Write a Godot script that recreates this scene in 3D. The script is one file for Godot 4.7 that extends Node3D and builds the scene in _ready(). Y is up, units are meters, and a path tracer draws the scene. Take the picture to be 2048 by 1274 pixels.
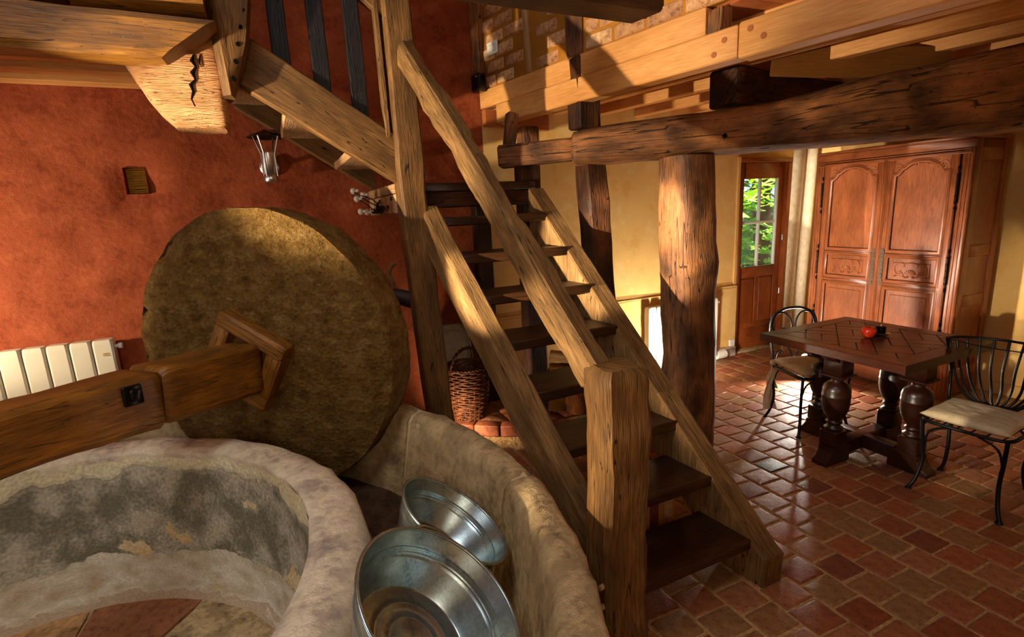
extends Node3D

const UPV := Vector3(0, 1, 0)
const MC := Vector3(-1.075, 0, -1.76)      # centre of the round cider mill
var M := {}
var NZ := FastNoiseLite.new()
var RN := RandomNumberGenerator.new()
var used := {}

func _ready():
	NZ.seed = 11
	NZ.frequency = 1.0
	NZ.fractal_octaves = 3
	RN.seed = 77
	camera_and_light()
	materials()
	room()
	floor_tiles()
	garden()
	door()
	mill()
	stairs()
	upper_stairs()
	posts()
	ceiling_timbers()
	brick_partition()
	radiators()
	wall_pieces()
	hearth()
	armoire()
	table()
	chairs()
	curtain()

# ------------------------------------------------------------------ camera, sky, lights
func camera_and_light():
	var cam := Camera3D.new()
	cam.name = "camera"
	cam.transform = Transform3D(Basis(Vector3(0.90766, -0.04759, 0.41704), Vector3(0.12808, 0.97748, -0.16780), Vector3(-0.39930, 0.20558, 0.89346)).orthonormalized(), Vector3(0, 1.62, 0))
	cam.keep_aspect = Camera3D.KEEP_HEIGHT
	cam.fov = rad_to_deg(2.0 * atan(637.0 / 1026.4))
	cam.near = 0.03
	cam.far = 100.0
	add_child(cam)
	cam.current = true
	var we := WorldEnvironment.new()
	we.name = "world"
	var e := Environment.new()
	e.background_mode = Environment.BG_SKY
	var sky := Sky.new()
	var sm := ProceduralSkyMaterial.new()
	sm.sky_top_color = Color(0.45, 0.62, 0.90)
	sm.sky_horizon_color = Color(0.85, 0.90, 0.95)
	sm.ground_bottom_color = Color(0.25, 0.27, 0.2)
	sm.ground_horizon_color = Color(0.6, 0.63, 0.58)
	sm.sky_energy_multiplier = 1.0
	sky.sky_material = sm
	e.sky = sky
	e.background_energy_multiplier = 1.6
	e.tonemap_mode = Environment.TONE_MAPPER_LINEAR
	e.tonemap_exposure = 1.0
	e.sdfgi_enabled = true
	e.ssao_enabled = true
	e.ssil_enabled = true
	we.environment = e
	add_child(we)
	var sun := DirectionalLight3D.new()
	sun.name = "sun"
	sun.light_energy = 12.0
	sun.light_color = Color(1.0, 0.95, 0.85)
	sun.light_angular_distance = 0.6
	sun.shadow_enabled = true
	add_child(sun)
	sun.look_at_from_position(Vector3(-1.5, 9, -8.0), Vector3(-0.9, 0, -6.6))
	# unseen soft lights: from the west, behind the camera and above the mill
	area("unseen_west_light", Vector3(-2.92, 1.55, -0.75), Vector3(0.2, 0.75, -1.2), Vector2(1.0, 1.1), 1.7, Color(0.95, 0.98, 1.0))  # out of view, lights basin and trough from the left
	area("unseen_south_light", Vector3(-0.5, 2.3, 1.52), Vector3(-0.3, 0.9, -2.9), Vector2(1.2, 1.0), 1.9, Color(1.0, 0.92, 0.80))  # out of view behind the camera, brightens the stone and the stairs
	area("unseen_overhead_light", Vector3(-0.9, 4.28, -0.75), Vector3(-0.85, 0.0, -1.15), Vector2(1.2, 1.2), 4.6, Color(0.97, 0.98, 1.0))  # out of view overhead, lights the basin and shows in the tubs
	# lamps placed to light single parts; all but the last are unseen
	lamp("spot_lamp", "small unseen lamp out of view on the left, placed to light the red wall", Vector3(-2.45, 1.30, -3.15), Vector3(-1.55, 1.42, -3.9), 40.0, 5.5, Color(1.0, 0.93, 0.84), 0.05)  # out of view on the left, as are the next three
	lamp("spot_lamp", "small unseen lamp out of view on the left, placed to light the fir beams", Vector3(-1.85, 1.42, -2.05), Vector3(1.3, 2.5, -2.75), 21.0, 17.0, Color(1.0, 0.93, 0.82), 0.04)
	lamp("spot_lamp", "small unseen lamp out of view on the left, placed to light the newel post", Vector3(-1.95, 1.30, -1.62), Vector3(0.9, 0.98, -1.48), 10.0, 20.0, Color(1.0, 0.93, 0.82), 0.04)
	lamp("spot_lamp", "small unseen lamp out of view on the left, placed to light the tall post and the stringer", Vector3(-1.95, 1.36, -1.45), Vector3(0.86, 1.36, -2.28), 6.6, 75.0, Color(1.0, 0.94, 0.85), 0.03)  # unseen narrow beam for the pale left faces
	lamp("spot_lamp", "small lamp on the floor behind the big pillar", Vector3(3.10, 0.30, -3.18), Vector3(3.3, 0.55, -3.9), 80.0, 1.9, Color(1.0, 0.95, 0.88), 0.05)
	lamp("spot_lamp", "small unseen lamp behind the pillar, placed to light the armoire", Vector3(2.57, 0.62, -2.66), Vector3(4.57, 1.00, -2.70), 28.0, 7.0, Color(1.0, 0.93, 0.84), 0.035)  # unseen, placed so the armoire front is lit
	lamp("spot_lamp", "small unseen lamp behind the trough wall, placed to light the hearth", Vector3(0.93, 0.17, -3.26), Vector3(1.6, 0.45, -3.6), 75.0, 0.5, Color(1.0, 0.92, 0.80), 0.04)  # unseen, brightens basket and logs under the stairs
	lamp("spot_lamp", "small bright lamp behind the cushion of the far chair", Vector3(4.17, 0.215, -2.95), Vector3(3.2, 0.0, -2.1), 70.0, 1.6, Color(1.0, 0.96, 0.90), 0.03)

func area(called, at: Vector3, to: Vector3, size: Vector2, energy, color):
	var l := AreaLight3D.new()
	l.name = called
	l.area_size = size
	l.light_energy = energy
	l.light_color = color
	l.area_range = 20.0
	l.area_attenuation = 2.0
	l.shadow_enabled = true
	add_child(l)
	l.look_at_from_position(at, to)

func lamp(called, label, at: Vector3, to: Vector3, cone, energy, color, r):  # each lamp gets an added bulb and stand
	var o := thing(called, label, "lamp", at, "photographer's lamps")
	var s := sn()
	ball(s, Vector3.ZERO, Vector3(r, r, r), 16, 10)
	var m := mat("glow_" + str(used.size()), null, color, 0.5)
	m.emission_enabled = true
	m.emission = color
	m.emission_energy_multiplier = 4.0
	put("bulb", s, m, o)
	s = sn()
	rod(s, [Vector3(0, -r * 0.9, 0), Vector3(0, -at.y + 0.012, 0)], 0.008, 8)
	lathe(s, [Vector2(0.06, 0.0), Vector2(0.06, 0.008), Vector2(0.012, 0.014)], 20, Transform3D(Basis(), Vector3(0, -at.y + 0.001, 0)))
	put("stand", s, mat("lamp_stand", null, Color(0.08, 0.08, 0.08), 0.5), o)
	var l := SpotLight3D.new()
	l.name = "beam_of_light"
	l.spot_angle = cone
	l.spot_angle_attenuation = 0.55
	l.spot_range = 20.0
	l.spot_attenuation = 2.0
	l.light_energy = energy
	l.light_color = color
	l.light_size = r * 0.8
	l.shadow_enabled = true
	add_child(l)
	l.look_at_from_position(at, to)

# ------------------------------------------------------------------ naming
func nm(called: String) -> String:
	var n: int = used.get(called, 0)
	used[called] = n + 1
	return called if n == 0 else "%s_%03d" % [called, n]

func tag(o: Node3D, label: String, category: String, group := ""):
	o.set_meta("label", label)
	o.set_meta("category", category)
	if group != "":
		o.set_meta("group", group)
	return o

func thing(called: String, label: String, category: String, at := Vector3.ZERO, group := "") -> Node3D:
	var o := Node3D.new()
	o.name = nm(called)
	add_child(o)
	o.position = at
	tag(o, label, category, group)
	return o

func put(called: String, s: SurfaceTool, m: Material, parent: Node3D = null) -> MeshInstance3D:
	s.generate_normals()
	return put_mesh(called, s.commit(), m, parent)

func put_mesh(called: String, mesh: Mesh, m: Material, parent: Node3D = null) -> MeshInstance3D:
	var o := MeshInstance3D.new()
	o.mesh = mesh
	o.material_override = m
	if parent == null:
		o.name = nm(called)
		add_child(o, true)
	else:
		var n := 0
		for c in parent.get_children():
			if c.has_meta("base") and c.get_meta("base") == called:
				n += 1
		o.name = called if n == 0 else "%s_%03d" % [called, n]
		o.set_meta("base", called)
		parent.add_child(o, true)
	return o

func one(called: String, s: SurfaceTool, m: Material, label: String, category: String, group := "") -> MeshInstance3D:
	var o := put(called, s, m)
	tag(o, label, category, group)
	return o

func struct(called: String, s: SurfaceTool, m: Material, parent: Node3D = null) -> MeshInstance3D:
	var o := put(called, s, m, parent)
	if parent == null:
		o.set_meta("kind", "structure")
	return o

# ------------------------------------------------------------------ shapes
func sn() -> SurfaceTool:
	var s := SurfaceTool.new()
	s.begin(Mesh.PRIMITIVE_TRIANGLES)
	return s

func tri(s: SurfaceTool, a: Vector3, b: Vector3, c: Vector3, ua: Vector2, ub: Vector2, uc: Vector2, g := -1):
	s.set_smooth_group(g)
	s.set_uv(ua)
	s.add_vertex(a)
	s.set_uv(ub)
	s.add_vertex(b)
	s.set_uv(uc)
	s.add_vertex(c)

# four corners, clockwise as seen from the front
func quad(s: SurfaceTool, a: Vector3, b: Vector3, c: Vector3, d: Vector3, g := -1, uo := Vector2.ZERO, us := 1.0):
	if g >= 0:
		var n := (b - a).cross(d - a).abs()
		var f := func(p: Vector3) -> Vector2:
			if n.y > n.x and n.y > n.z:
				return Vector2(p.x, p.z) * us
			return (Vector2(p.z, -p.y) if n.x > n.z else Vector2(p.x, -p.y)) * us
		tri(s, a, b, c, f.call(a), f.call(b), f.call(c), g)
		tri(s, a, c, d, f.call(a), f.call(c), f.call(d), g)
		return
	var w := a.distance_to(b) * us
	var h := a.distance_to(d) * us
	tri(s, a, b, c, uo, uo + Vector2(w, 0), uo + Vector2(w, h), g)
	tri(s, a, c, d, uo, uo + Vector2(w, h), uo + Vector2(0, h), g)

func mid(ring: PackedVector3Array) -> Vector3:
	var c := Vector3.ZERO
	for p in ring:
		c += p
	return c / ring.size()

# rings of points joined into a skin; crisp: each side of the ring is a face of its own
func loft(s: SurfaceTool, rings: Array, crisp := true, caps := true, uo := Vector2.ZERO, flip := false, closed := false, us := Vector2(1, 1)):
	var n: int = rings[0].size()
	var newell := Vector3.ZERO
	var c0 := mid(rings[0])
	for k in n:
		newell += (rings[0][k] - c0).cross(rings[0][(k + 1) % n] - c0)
	var far: PackedVector3Array = rings[1] if closed else rings[rings.size() - 1]
	var ccw := newell.dot(mid(far) - c0) > 0.0
	if flip:
		ccw = not ccw
	var vs := PackedFloat32Array([0.0])
	var wide: PackedVector3Array = rings[rings.size() / 2]
	for k in n:
		vs.append(vs[k] + wide[k].distance_to(wide[(k + 1) % n]) * us.y)
	var u := 0.0
	var last := rings.size() if closed else rings.size() - 1
	for i in last:
		var r0: PackedVector3Array = rings[i]
		var r1: PackedVector3Array = rings[(i + 1) % rings.size()]
		var u1 := u + mid(r0).distance_to(mid(r1)) * us.x
		if closed:
			u1 = u + r0[0].distance_to(r1[0]) * us.x
		for k in n:
			var j := (k + 1) % n
			var g := (k + 1) if crisp else 0
			var ua := uo + Vector2(u, vs[k])
			var ub := uo + Vector2(u, vs[k + 1])
			var uc := uo + Vector2(u1, vs[k + 1])
			var ud := uo + Vector2(u1, vs[k])
			if ccw:
				tri(s, r0[k], r1[k], r1[j], ua, ud, uc, g)
				tri(s, r0[k], r1[j], r0[j], ua, uc, ub, g)
			else:
				tri(s, r0[k], r1[j], r1[k], ua, uc, ud, g)
				tri(s, r0[k], r0[j], r1[j], ua, ub, uc, g)
		u = u1
	if caps and not closed:
		cap(s, rings[0], ccw, uo)
		cap(s, rings[rings.size() - 1], not ccw, uo)

func cap(s: SurfaceTool, ring: PackedVector3Array, clockwise: bool, uo := Vector2.ZERO):
	var c := mid(ring)
	var x := (ring[0] - c).normalized()
	var nrm := (ring[0] - c).cross(ring[ring.size() / 3] - c).normalized()
	var y := nrm.cross(x)
	for k in ring.size():
		var a: Vector3 = ring[k]
		var b: Vector3 = ring[(k + 1) % ring.size()]
		if not clockwise:
			var t := a
			a = b
			b = t
		tri(s, c, a, b, uo + Vector2(0.31, 0.17), uo + Vector2(0.31 + (a - c).dot(x), 0.17 + (a - c).dot(y)), uo + Vector2(0.31 + (b - c).dot(x), 0.17 + (b - c).dot(y)), 40)

func prof8(w: float, h: float, c: float) -> PackedVector2Array:
	return PackedVector2Array([Vector2(-w / 2 + c, -h / 2), Vector2(w / 2 - c, -h / 2), Vector2(w / 2, -h / 2 + c), Vector2(w / 2, h / 2 - c), Vector2(w / 2 - c, h / 2), Vector2(-w / 2 + c, h / 2), Vector2(-w / 2, h / 2 - c), Vector2(-w / 2, -h / 2 + c)])

func frame_at(dir: Vector3, up: Vector3) -> Basis:
	var d := dir.normalized()
	var side := d.cross(up)
	if side.length() < 0.01:
		side = d.cross(Vector3(1, 0, 0))
	side = side.normalized()
	return Basis(side, side.cross(d).normalized(), d)

# a sawn or hewn timber along a path; amp is how uneven it is
func beam(s: SurfaceTool, path: Array, w: float, h: float, up := UPV, amp := 0.004, ch := 0.008, step := 0.16, taper := 1.0, twist := 0.0):
	var pts := []
	for i in path.size() - 1:
		var a: Vector3 = path[i]
		var b: Vector3 = path[i + 1]
		var m := maxi(1, int(round(a.distance_to(b) / step)))
		for k in m:
			pts.append(a.lerp(b, float(k) / m))
	pts.append(path[path.size() - 1])
	var uo := Vector2(RN.randf() * 3.0, RN.randf() * 3.0)
	var off := Vector3(RN.randf(), RN.randf(), RN.randf()) * 40.0
	var rings := []
	var n := pts.size()
	for i in n:
		var d: Vector3 = pts[mini(i + 1, n - 1)] - pts[maxi(i - 1, 0)]
		var b := frame_at(d, up)
		var q := float(i) / maxf(1.0, n - 1)
		var k := lerpf(1.0, taper, q)
		var p8 := prof8(w * k, h * k, ch * k)
		var ring := PackedVector3Array()
		for v in p8:
			if twist != 0.0:
				v = v.rotated(twist * q)
			var p: Vector3 = pts[i] + b.x * v.x + b.y * v.y
			var o := NZ.get_noise_3dv(p * 2.2 + off) * 0.7 + NZ.get_noise_3dv(p * 7.0 + off) * 0.5
			ring.append(p + (b.x * signf(v.x) + b.y * signf(v.y)) * o * amp)
		if i == 0 or i == n - 1:
			var c := mid(ring)
			var inset := PackedVector3Array()
			var cut := minf(ch, 0.02)
			for p in ring:
				inset.append(c + (p - c) * (1.0 - cut * 2.0 / maxf(w, h)))
			var e := d.normalized() * cut
			if i == 0:
				rings.append(inset)
				for j in ring.size():
					ring[j] = ring[j] + e
				rings.append(ring)
			else:
				for j in ring.size():
					ring[j] = ring[j] - e
				rings.append(ring)
				rings.append(inset)
		else:
			rings.append(ring)
	loft(s, rings, true, true, uo)

# a chamfered box: centre, size, turn
func box(s: SurfaceTool, c: Vector3, size: Vector3, ch := 0.004, b := Basis(), uo := Vector2(-9, 0)):
	if uo.x < -8:
		uo = Vector2(RN.randf() * 3.0, RN.randf() * 3.0)
	# the long axis is the grain
	var ax := 0
	if size.y > size.x and size.y >= size.z:
		ax = 1
	elif size.z > size.x and size.z > size.y:
		ax = 2
	var L: Vector3 = b[ax]
	var A: Vector3 = b[(ax + 1) % 3]
	var B: Vector3 = b[(ax + 2) % 3]
	var l := size[ax]
	var w := size[(ax + 1) % 3]
	var h := size[(ax + 2) % 3]
	ch = minf(ch, 0.45 * minf(l, minf(w, h)))
	var rings := []
	for q in [[-l / 2, 1], [-l / 2 + ch, 0], [l / 2 - ch, 0], [l / 2, 1]]:
		var ring := PackedVector3Array()
		var sh: float = ch if q[1] == 1 else 0.0
		for v in prof8(w - 2 * sh, h - 2 * sh, ch * (0.5 if q[1] == 1 else 1.0)):
			ring.append(c + L * q[0] + A * v.x + B * v.y)
		rings.append(ring)
	loft(s, rings, true, true, uo)

func plain_box(s: SurfaceTool, lo: Vector3, hi: Vector3, us := 1.0):
	var p := []
	for k in 8:
		p.append(Vector3(hi.x if k & 1 else lo.x, hi.y if k & 2 else lo.y, hi.z if k & 4 else lo.z))
	for f in [[6, 7, 5, 4], [3, 2, 0, 1], [7, 3, 1, 5], [2, 6, 4, 0], [2, 3, 7, 6], [4, 5, 1, 0]]:
		quad(s, p[f[0]], p[f[1]], p[f[2]], p[f[3]], -1, Vector2.ZERO, us)

# a turned shape: profile of (radius, height) from bottom to top, about +y of t
func lathe(s: SurfaceTool, prof: Array, seg: int, t := Transform3D(), caps := true, crisp_at := 0.6):
	var rings := []
	for p in prof:
		var ring := PackedVector3Array()
		for k in seg:
			var a := TAU * k / seg
			ring.append(t * Vector3(cos(a) * maxf(p.x, 0.0004), p.y, -sin(a) * maxf(p.x, 0.0004)))
		rings.append(ring)
	# split where the profile turns sharply
	var n := prof.size()
	var start := 0
	var g := 1
	for i in range(1, n):
		var sharp := i == n - 1
		if not sharp:
			var d0: Vector2 = (prof[i] - prof[i - 1]).normalized()
			var d1: Vector2 = (prof[i + 1] - prof[i]).normalized()
			sharp = d0.dot(d1) < crisp_at
		if sharp:
			skin(s, rings.slice(start, i + 1), g, t)
			start = i
			g += 1
	if caps:
		cap(s, rings[0], true)
		cap(s, rings[n - 1], false)

func skin(s: SurfaceTool, rings: Array, g: int, _t := Transform3D()):
	var n: int = rings[0].size()
	var v := 0.0
	for i in rings.size() - 1:
		var r0: PackedVector3Array = rings[i]
		var r1: PackedVector3Array = rings[i + 1]
		var v1 := v + r0[0].distance_to(r1[0])
		for k in n:
			var j := (k + 1) % n
			var ua := Vector2(float(k) / n, v)
			var ub := Vector2(float(k + 1) / n, v)
			var uc := Vector2(float(k + 1) / n, v1)
			var ud := Vector2(float(k) / n, v1)
			tri(s, r0[k], r1[k], r1[j], ua, ud, uc, g)
			tri(s, r0[k], r1[j], r0[j], ua, uc, ub, g)
		v = v1

func ball(s: SurfaceTool, c: Vector3, r: Vector3, seg := 12, rows := 8):
	var prof := []
	for i in rows + 1:
		var a := -PI / 2 + PI * i / rows
		prof.append(Vector2(cos(a), sin(a)))
	lathe(s, prof, seg, Transform3D(Basis.from_scale(r), c), false, -1.0)

# a round rod along points
func rod(s: SurfaceTool, pts: Array, r, seg := 6, caps := true):
	var rings := []
	var n := pts.size()
	var up := Vector3(0.123, 0.97, 0.21)
	for i in n:
		var d: Vector3 = (pts[mini(i + 1, n - 1)] - pts[maxi(i - 1, 0)]).normalized()
		if absf(d.dot(up)) > 0.97:
			up = Vector3(0.9, 0.1, 0.42).normalized()
		var x := d.cross(up).normalized()
		var y := x.cross(d).normalized()
		up = y
		var rr: float = r[i] if r is Array else r
		var ring := PackedVector3Array()
		for k in seg:
			var a := TAU * k / seg
			ring.append(pts[i] + (x * cos(a) + y * sin(a)) * rr)
		rings.append(ring)
	loft(s, rings, false, caps)

func curve(ctrl: Array, per := 6) -> Array:
	var out := []
	var n := ctrl.size()
	for i in n - 1:
		var p0: Vector3 = ctrl[maxi(i - 1, 0)]
		var p1: Vector3 = ctrl[i]
		var p2: Vector3 = ctrl[i + 1]
		var p3: Vector3 = ctrl[mini(i + 2, n - 1)]
		for k in per:
			out.append(p1.cubic_interpolate(p2, p0, p3, float(k) / per))
	out.append(ctrl[n - 1])
	return out

# a flat outline given thickness: outline lies in the x-y plane of t, depth along its +z
func plate(s: SurfaceTool, outline: PackedVector2Array, depth: float, t: Transform3D, bevel := 0.0, us := 1.0, uo := Vector2.ZERO):
	if Geometry2D.is_polygon_clockwise(outline):
		outline.reverse()
	var front := outline
	if bevel > 0.0:
		var inner := Geometry2D.offset_polygon(outline, -bevel, Geometry2D.JOIN_MITER)
		if inner.size() == 1 and inner[0].size() == outline.size():
			var best := 0
			for k in outline.size():
				if inner[0][k].distance_to(outline[0]) < inner[0][best].distance_to(outline[0]):
					best = k
			front = PackedVector2Array()
			var io: PackedVector2Array = inner[0]
			if Geometry2D.is_polygon_clockwise(io):
				io.reverse()
				best = io.size() - 1 - best
			for k in outline.size():
				front.append(io[(k + best) % io.size()])
	var ids := Geometry2D.triangulate_polygon(front)
	for k in range(0, ids.size(), 3):
		var q := [front[ids[k]], front[ids[k + 1]], front[ids[k + 2]]]
		var area2: float = (q[1] - q[0]).cross(q[2] - q[0])
		if area2 > 0:
			q = [q[0], q[2], q[1]]
		tri(s, t * Vector3(q[0].x, q[0].y, depth), t * Vector3(q[1].x, q[1].y, depth), t * Vector3(q[2].x, q[2].y, depth), uo + Vector2(q[0].y, q[0].x) * us, uo + Vector2(q[1].y, q[1].x) * us, uo + Vector2(q[2].y, q[2].x) * us)
	var ids2 := Geometry2D.triangulate_polygon(outline)
	for k in range(0, ids2.size(), 3):
		var q := [outline[ids2[k]], outline[ids2[k + 1]], outline[ids2[k + 2]]]
		var area2: float = (q[1] - q[0]).cross(q[2] - q[0])
		if area2 < 0:
			q = [q[0], q[2], q[1]]
		tri(s, t * Vector3(q[0].x, q[0].y, 0), t * Vector3(q[1].x, q[1].y, 0), t * Vector3(q[2].x, q[2].y, 0), Vector2(q[0].y, q[0].x) * us, Vector2(q[1].y, q[1].x) * us, Vector2(q[2].y, q[2].x) * us)
	var n := outline.size()
	var deep := depth - bevel
	for k in n:
		var a := outline[k]
		var b := outline[(k + 1) % n]
		quad(s, t * Vector3(a.x, a.y, deep), t * Vector3(b.x, b.y, deep), t * Vector3(b.x, b.y, 0), t * Vector3(a.x, a.y, 0), -1, uo, us)
		if bevel > 0.0:
			var c := front[k]
			var d := front[(k + 1) % n]
			quad(s, t * Vector3(c.x, c.y, depth), t * Vector3(d.x, d.y, depth), t * Vector3(b.x, b.y, deep), t * Vector3(a.x, a.y, deep), -1, uo, us)

# a moulding of small square section that follows a flat outline
func moulding(s: SurfaceTool, outline: PackedVector2Array, w: float, d: float, t: Transform3D, z := 0.0, closed := true):
	var n := outline.size()
	var rings := []
	for i in n:
		var a := outline[(i + n - 1) % n] if closed or i > 0 else outline[i]
		var b := outline[i]
		var c := outline[(i + 1) % n] if closed or i < n - 1 else outline[i]
		var d0 := (b - a).normalized() if a != b else (c - b).normalized()
		var d1 := (c - b).normalized() if c != b else d0
		var nn := (d0 + d1).normalized().orthogonal()
		var k := minf(1.6, 1.0 / maxf(0.3, nn.dot(d0.orthogonal())))
		var ring := PackedVector3Array()
		for v in [Vector2(-0.5, 0), Vector2(-0.5, 0.55), Vector2(-0.22, 1), Vector2(0.1, 0.8), Vector2(0.3, 0.45), Vector2(0.5, 0.3), Vector2(0.5, 0)]:
			var p: Vector2 = b + nn * v.x * w * k
			ring.append(t * Vector3(p.x, p.y, z + v.y * d))
		rings.append(ring)
	loft(s, rings, true, not closed, Vector2.ZERO, false, closed)

func xf(at: Vector3, x: Vector3, y: Vector3) -> Transform3D:
	x = x.normalized()
	var z := x.cross(y).normalized()
	return Transform3D(Basis(x, z.cross(x).normalized(), z), at)

# ------------------------------------------------------------------ materials
func nimg(w: int, h: int, freq: float, seed_: int, rw := 0, rh := 0, oct := 3, kind := FastNoiseLite.TYPE_SIMPLEX_SMOOTH) -> PackedByteArray:
	var n := FastNoiseLite.new()
	n.noise_type = kind
	n.seed = seed_
	n.frequency = freq
	n.fractal_octaves = oct
	var im := n.get_seamless_image(rw if rw else w, rh if rh else h)
	im.convert(Image.FORMAT_L8)
	if rw:
		im.resize(w, h, Image.INTERPOLATE_CUBIC)
	return im.get_data()

func as_tex(bytes: PackedByteArray, w: int, h: int) -> ImageTexture:
	return ImageTexture.create_from_image(Image.create_from_data(w, h, false, Image.FORMAT_RGB8, bytes))

func as_normal(bytes: PackedByteArray, w: int, h: int, k: float) -> ImageTexture:
	var im := Image.create_from_data(w, h, false, Image.FORMAT_L8, bytes)
	im.convert(Image.FORMAT_RGB8)
	im.bump_map_to_normal_map(k)
	return ImageTexture.create_from_image(im)

# grain runs along u; dark and light are sRGB
func wood_tex(seed_: int, dark: Color, light: Color, crack := 0.012, blotch := 0.35, relief := 3.0, holes := 0) -> Dictionary:
	var w := 512
	var h := 512
	var a := nimg(w, h, 0.13, seed_, 36, 256, 3)
	var b := nimg(w, h, 0.28, seed_ + 1, 48, 512, 2)
	var c := nimg(w, h, 0.02, seed_ + 2, 128, 128, 4)
	var d := nimg(w, h, 0.05, seed_ + 3, 20, 300, 2)
	var alb := PackedByteArray()
	alb.resize(w * h * 3)
	var hgt := PackedByteArray()
	hgt.resize(w * h)
	for i in w * h:
		var v := (a[i] * 0.42 + b[i] * 0.58) / 255.0
		var t := clampf((v * (1.0 - blotch) + c[i] / 255.0 * blotch - 0.25) * 1.9, 0.0, 1.0)
		var k := 1.0
		var e := absf(d[i] / 255.0 - 0.5)
		if e < crack and c[i] > 105:
			k = 0.28 + 0.6 * e / crack
		alb[i * 3] = int(255.0 * k * lerpf(dark.r, light.r, t))
		alb[i * 3 + 1] = int(255.0 * k * lerpf(dark.g, light.g, t))
		alb[i * 3 + 2] = int(255.0 * k * lerpf(dark.b, light.b, t))
		hgt[i] = int(clampf((0.3 + v * 0.5) * k, 0.0, 1.0) * 255.0)
	var r := RandomNumberGenerator.new()
	r.seed = seed_
	for q in holes:
		var x := r.randi_range(2, w - 3)
		var y := r.randi_range(2, h - 3)
		for o in [0, 1, w]:
			var i: int = y * w + x + o
			for ch in 3:
				alb[i * 3 + ch] = alb[i * 3 + ch] / 4
			hgt[i] = 20
	return {"a": as_tex(alb, w, h), "n": as_normal(hgt, w, h, relief)}

# the same wood with its grain across
func turned(t: Dictionary) -> Dictionary:
	var out := {}
	for k in ["a", "n"]:
		var im: Image = t[k].get_image().duplicate()
		im.rotate_90(CLOCKWISE)
		out[k] = ImageTexture.create_from_image(im)
	return out

# blotches of several colours over each other, with grain
func earth_tex(seed_: int, cols: Array, f1 := 0.012, f2 := 0.06, grain := 0.25, relief := 3.0, size := 512) -> Dictionary:
	var a := nimg(size, size, f1, seed_, 0, 0, 5)
	var b := nimg(size, size, f2, seed_ + 1, 0, 0, 4)
	var c := nimg(size, size, 0.35, seed_ + 2, 0, 0, 2)
	var alb := PackedByteArray()
	alb.resize(size * size * 3)
	var hgt := PackedByteArray()
	hgt.resize(size * size)
	var m := cols.size() - 1
	for i in size * size:
		var v := clampf((a[i] * 0.62 + b[i] * 0.38) / 255.0 * 1.7 - 0.35, 0.0, 0.999) * m
		var k := int(v)
		var col: Color = cols[k].lerp(cols[k + 1], smoothstep(0.15, 0.85, v - k))
		var g := 1.0 + (c[i] / 255.0 - 0.5) * grain
		alb[i * 3] = int(clampf(255.0 * g * col.r, 0, 255))
		alb[i * 3 + 1] = int(clampf(255.0 * g * col.g, 0, 255))
		alb[i * 3 + 2] = int(clampf(255.0 * g * col.b, 0, 255))
		hgt[i] = int(clampf(a[i] * 0.35 + b[i] * 0.4 + c[i] * 0.25, 0, 255))
	return {"a": as_tex(alb, size, size), "n": as_normal(hgt, size, size, relief)}

func mat(called: String, tex, tint: Color, rough: float, uv := Vector3(1, 1, 1), nscale := 1.0, spec := 0.5, triplanar := false) -> StandardMaterial3D:
	var m := StandardMaterial3D.new()
	m.resource_name = called
	m.albedo_color = tint
	m.roughness = rough
	m.metallic_specular = spec
	if tex != null:
		m.albedo_texture = tex.a
		m.normal_enabled = true
		m.normal_texture = tex.n
		m.normal_scale = nscale
		m.uv1_scale = uv
		if triplanar:
			m.uv1_triplanar = true
	M[called] = m
	return m

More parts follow.
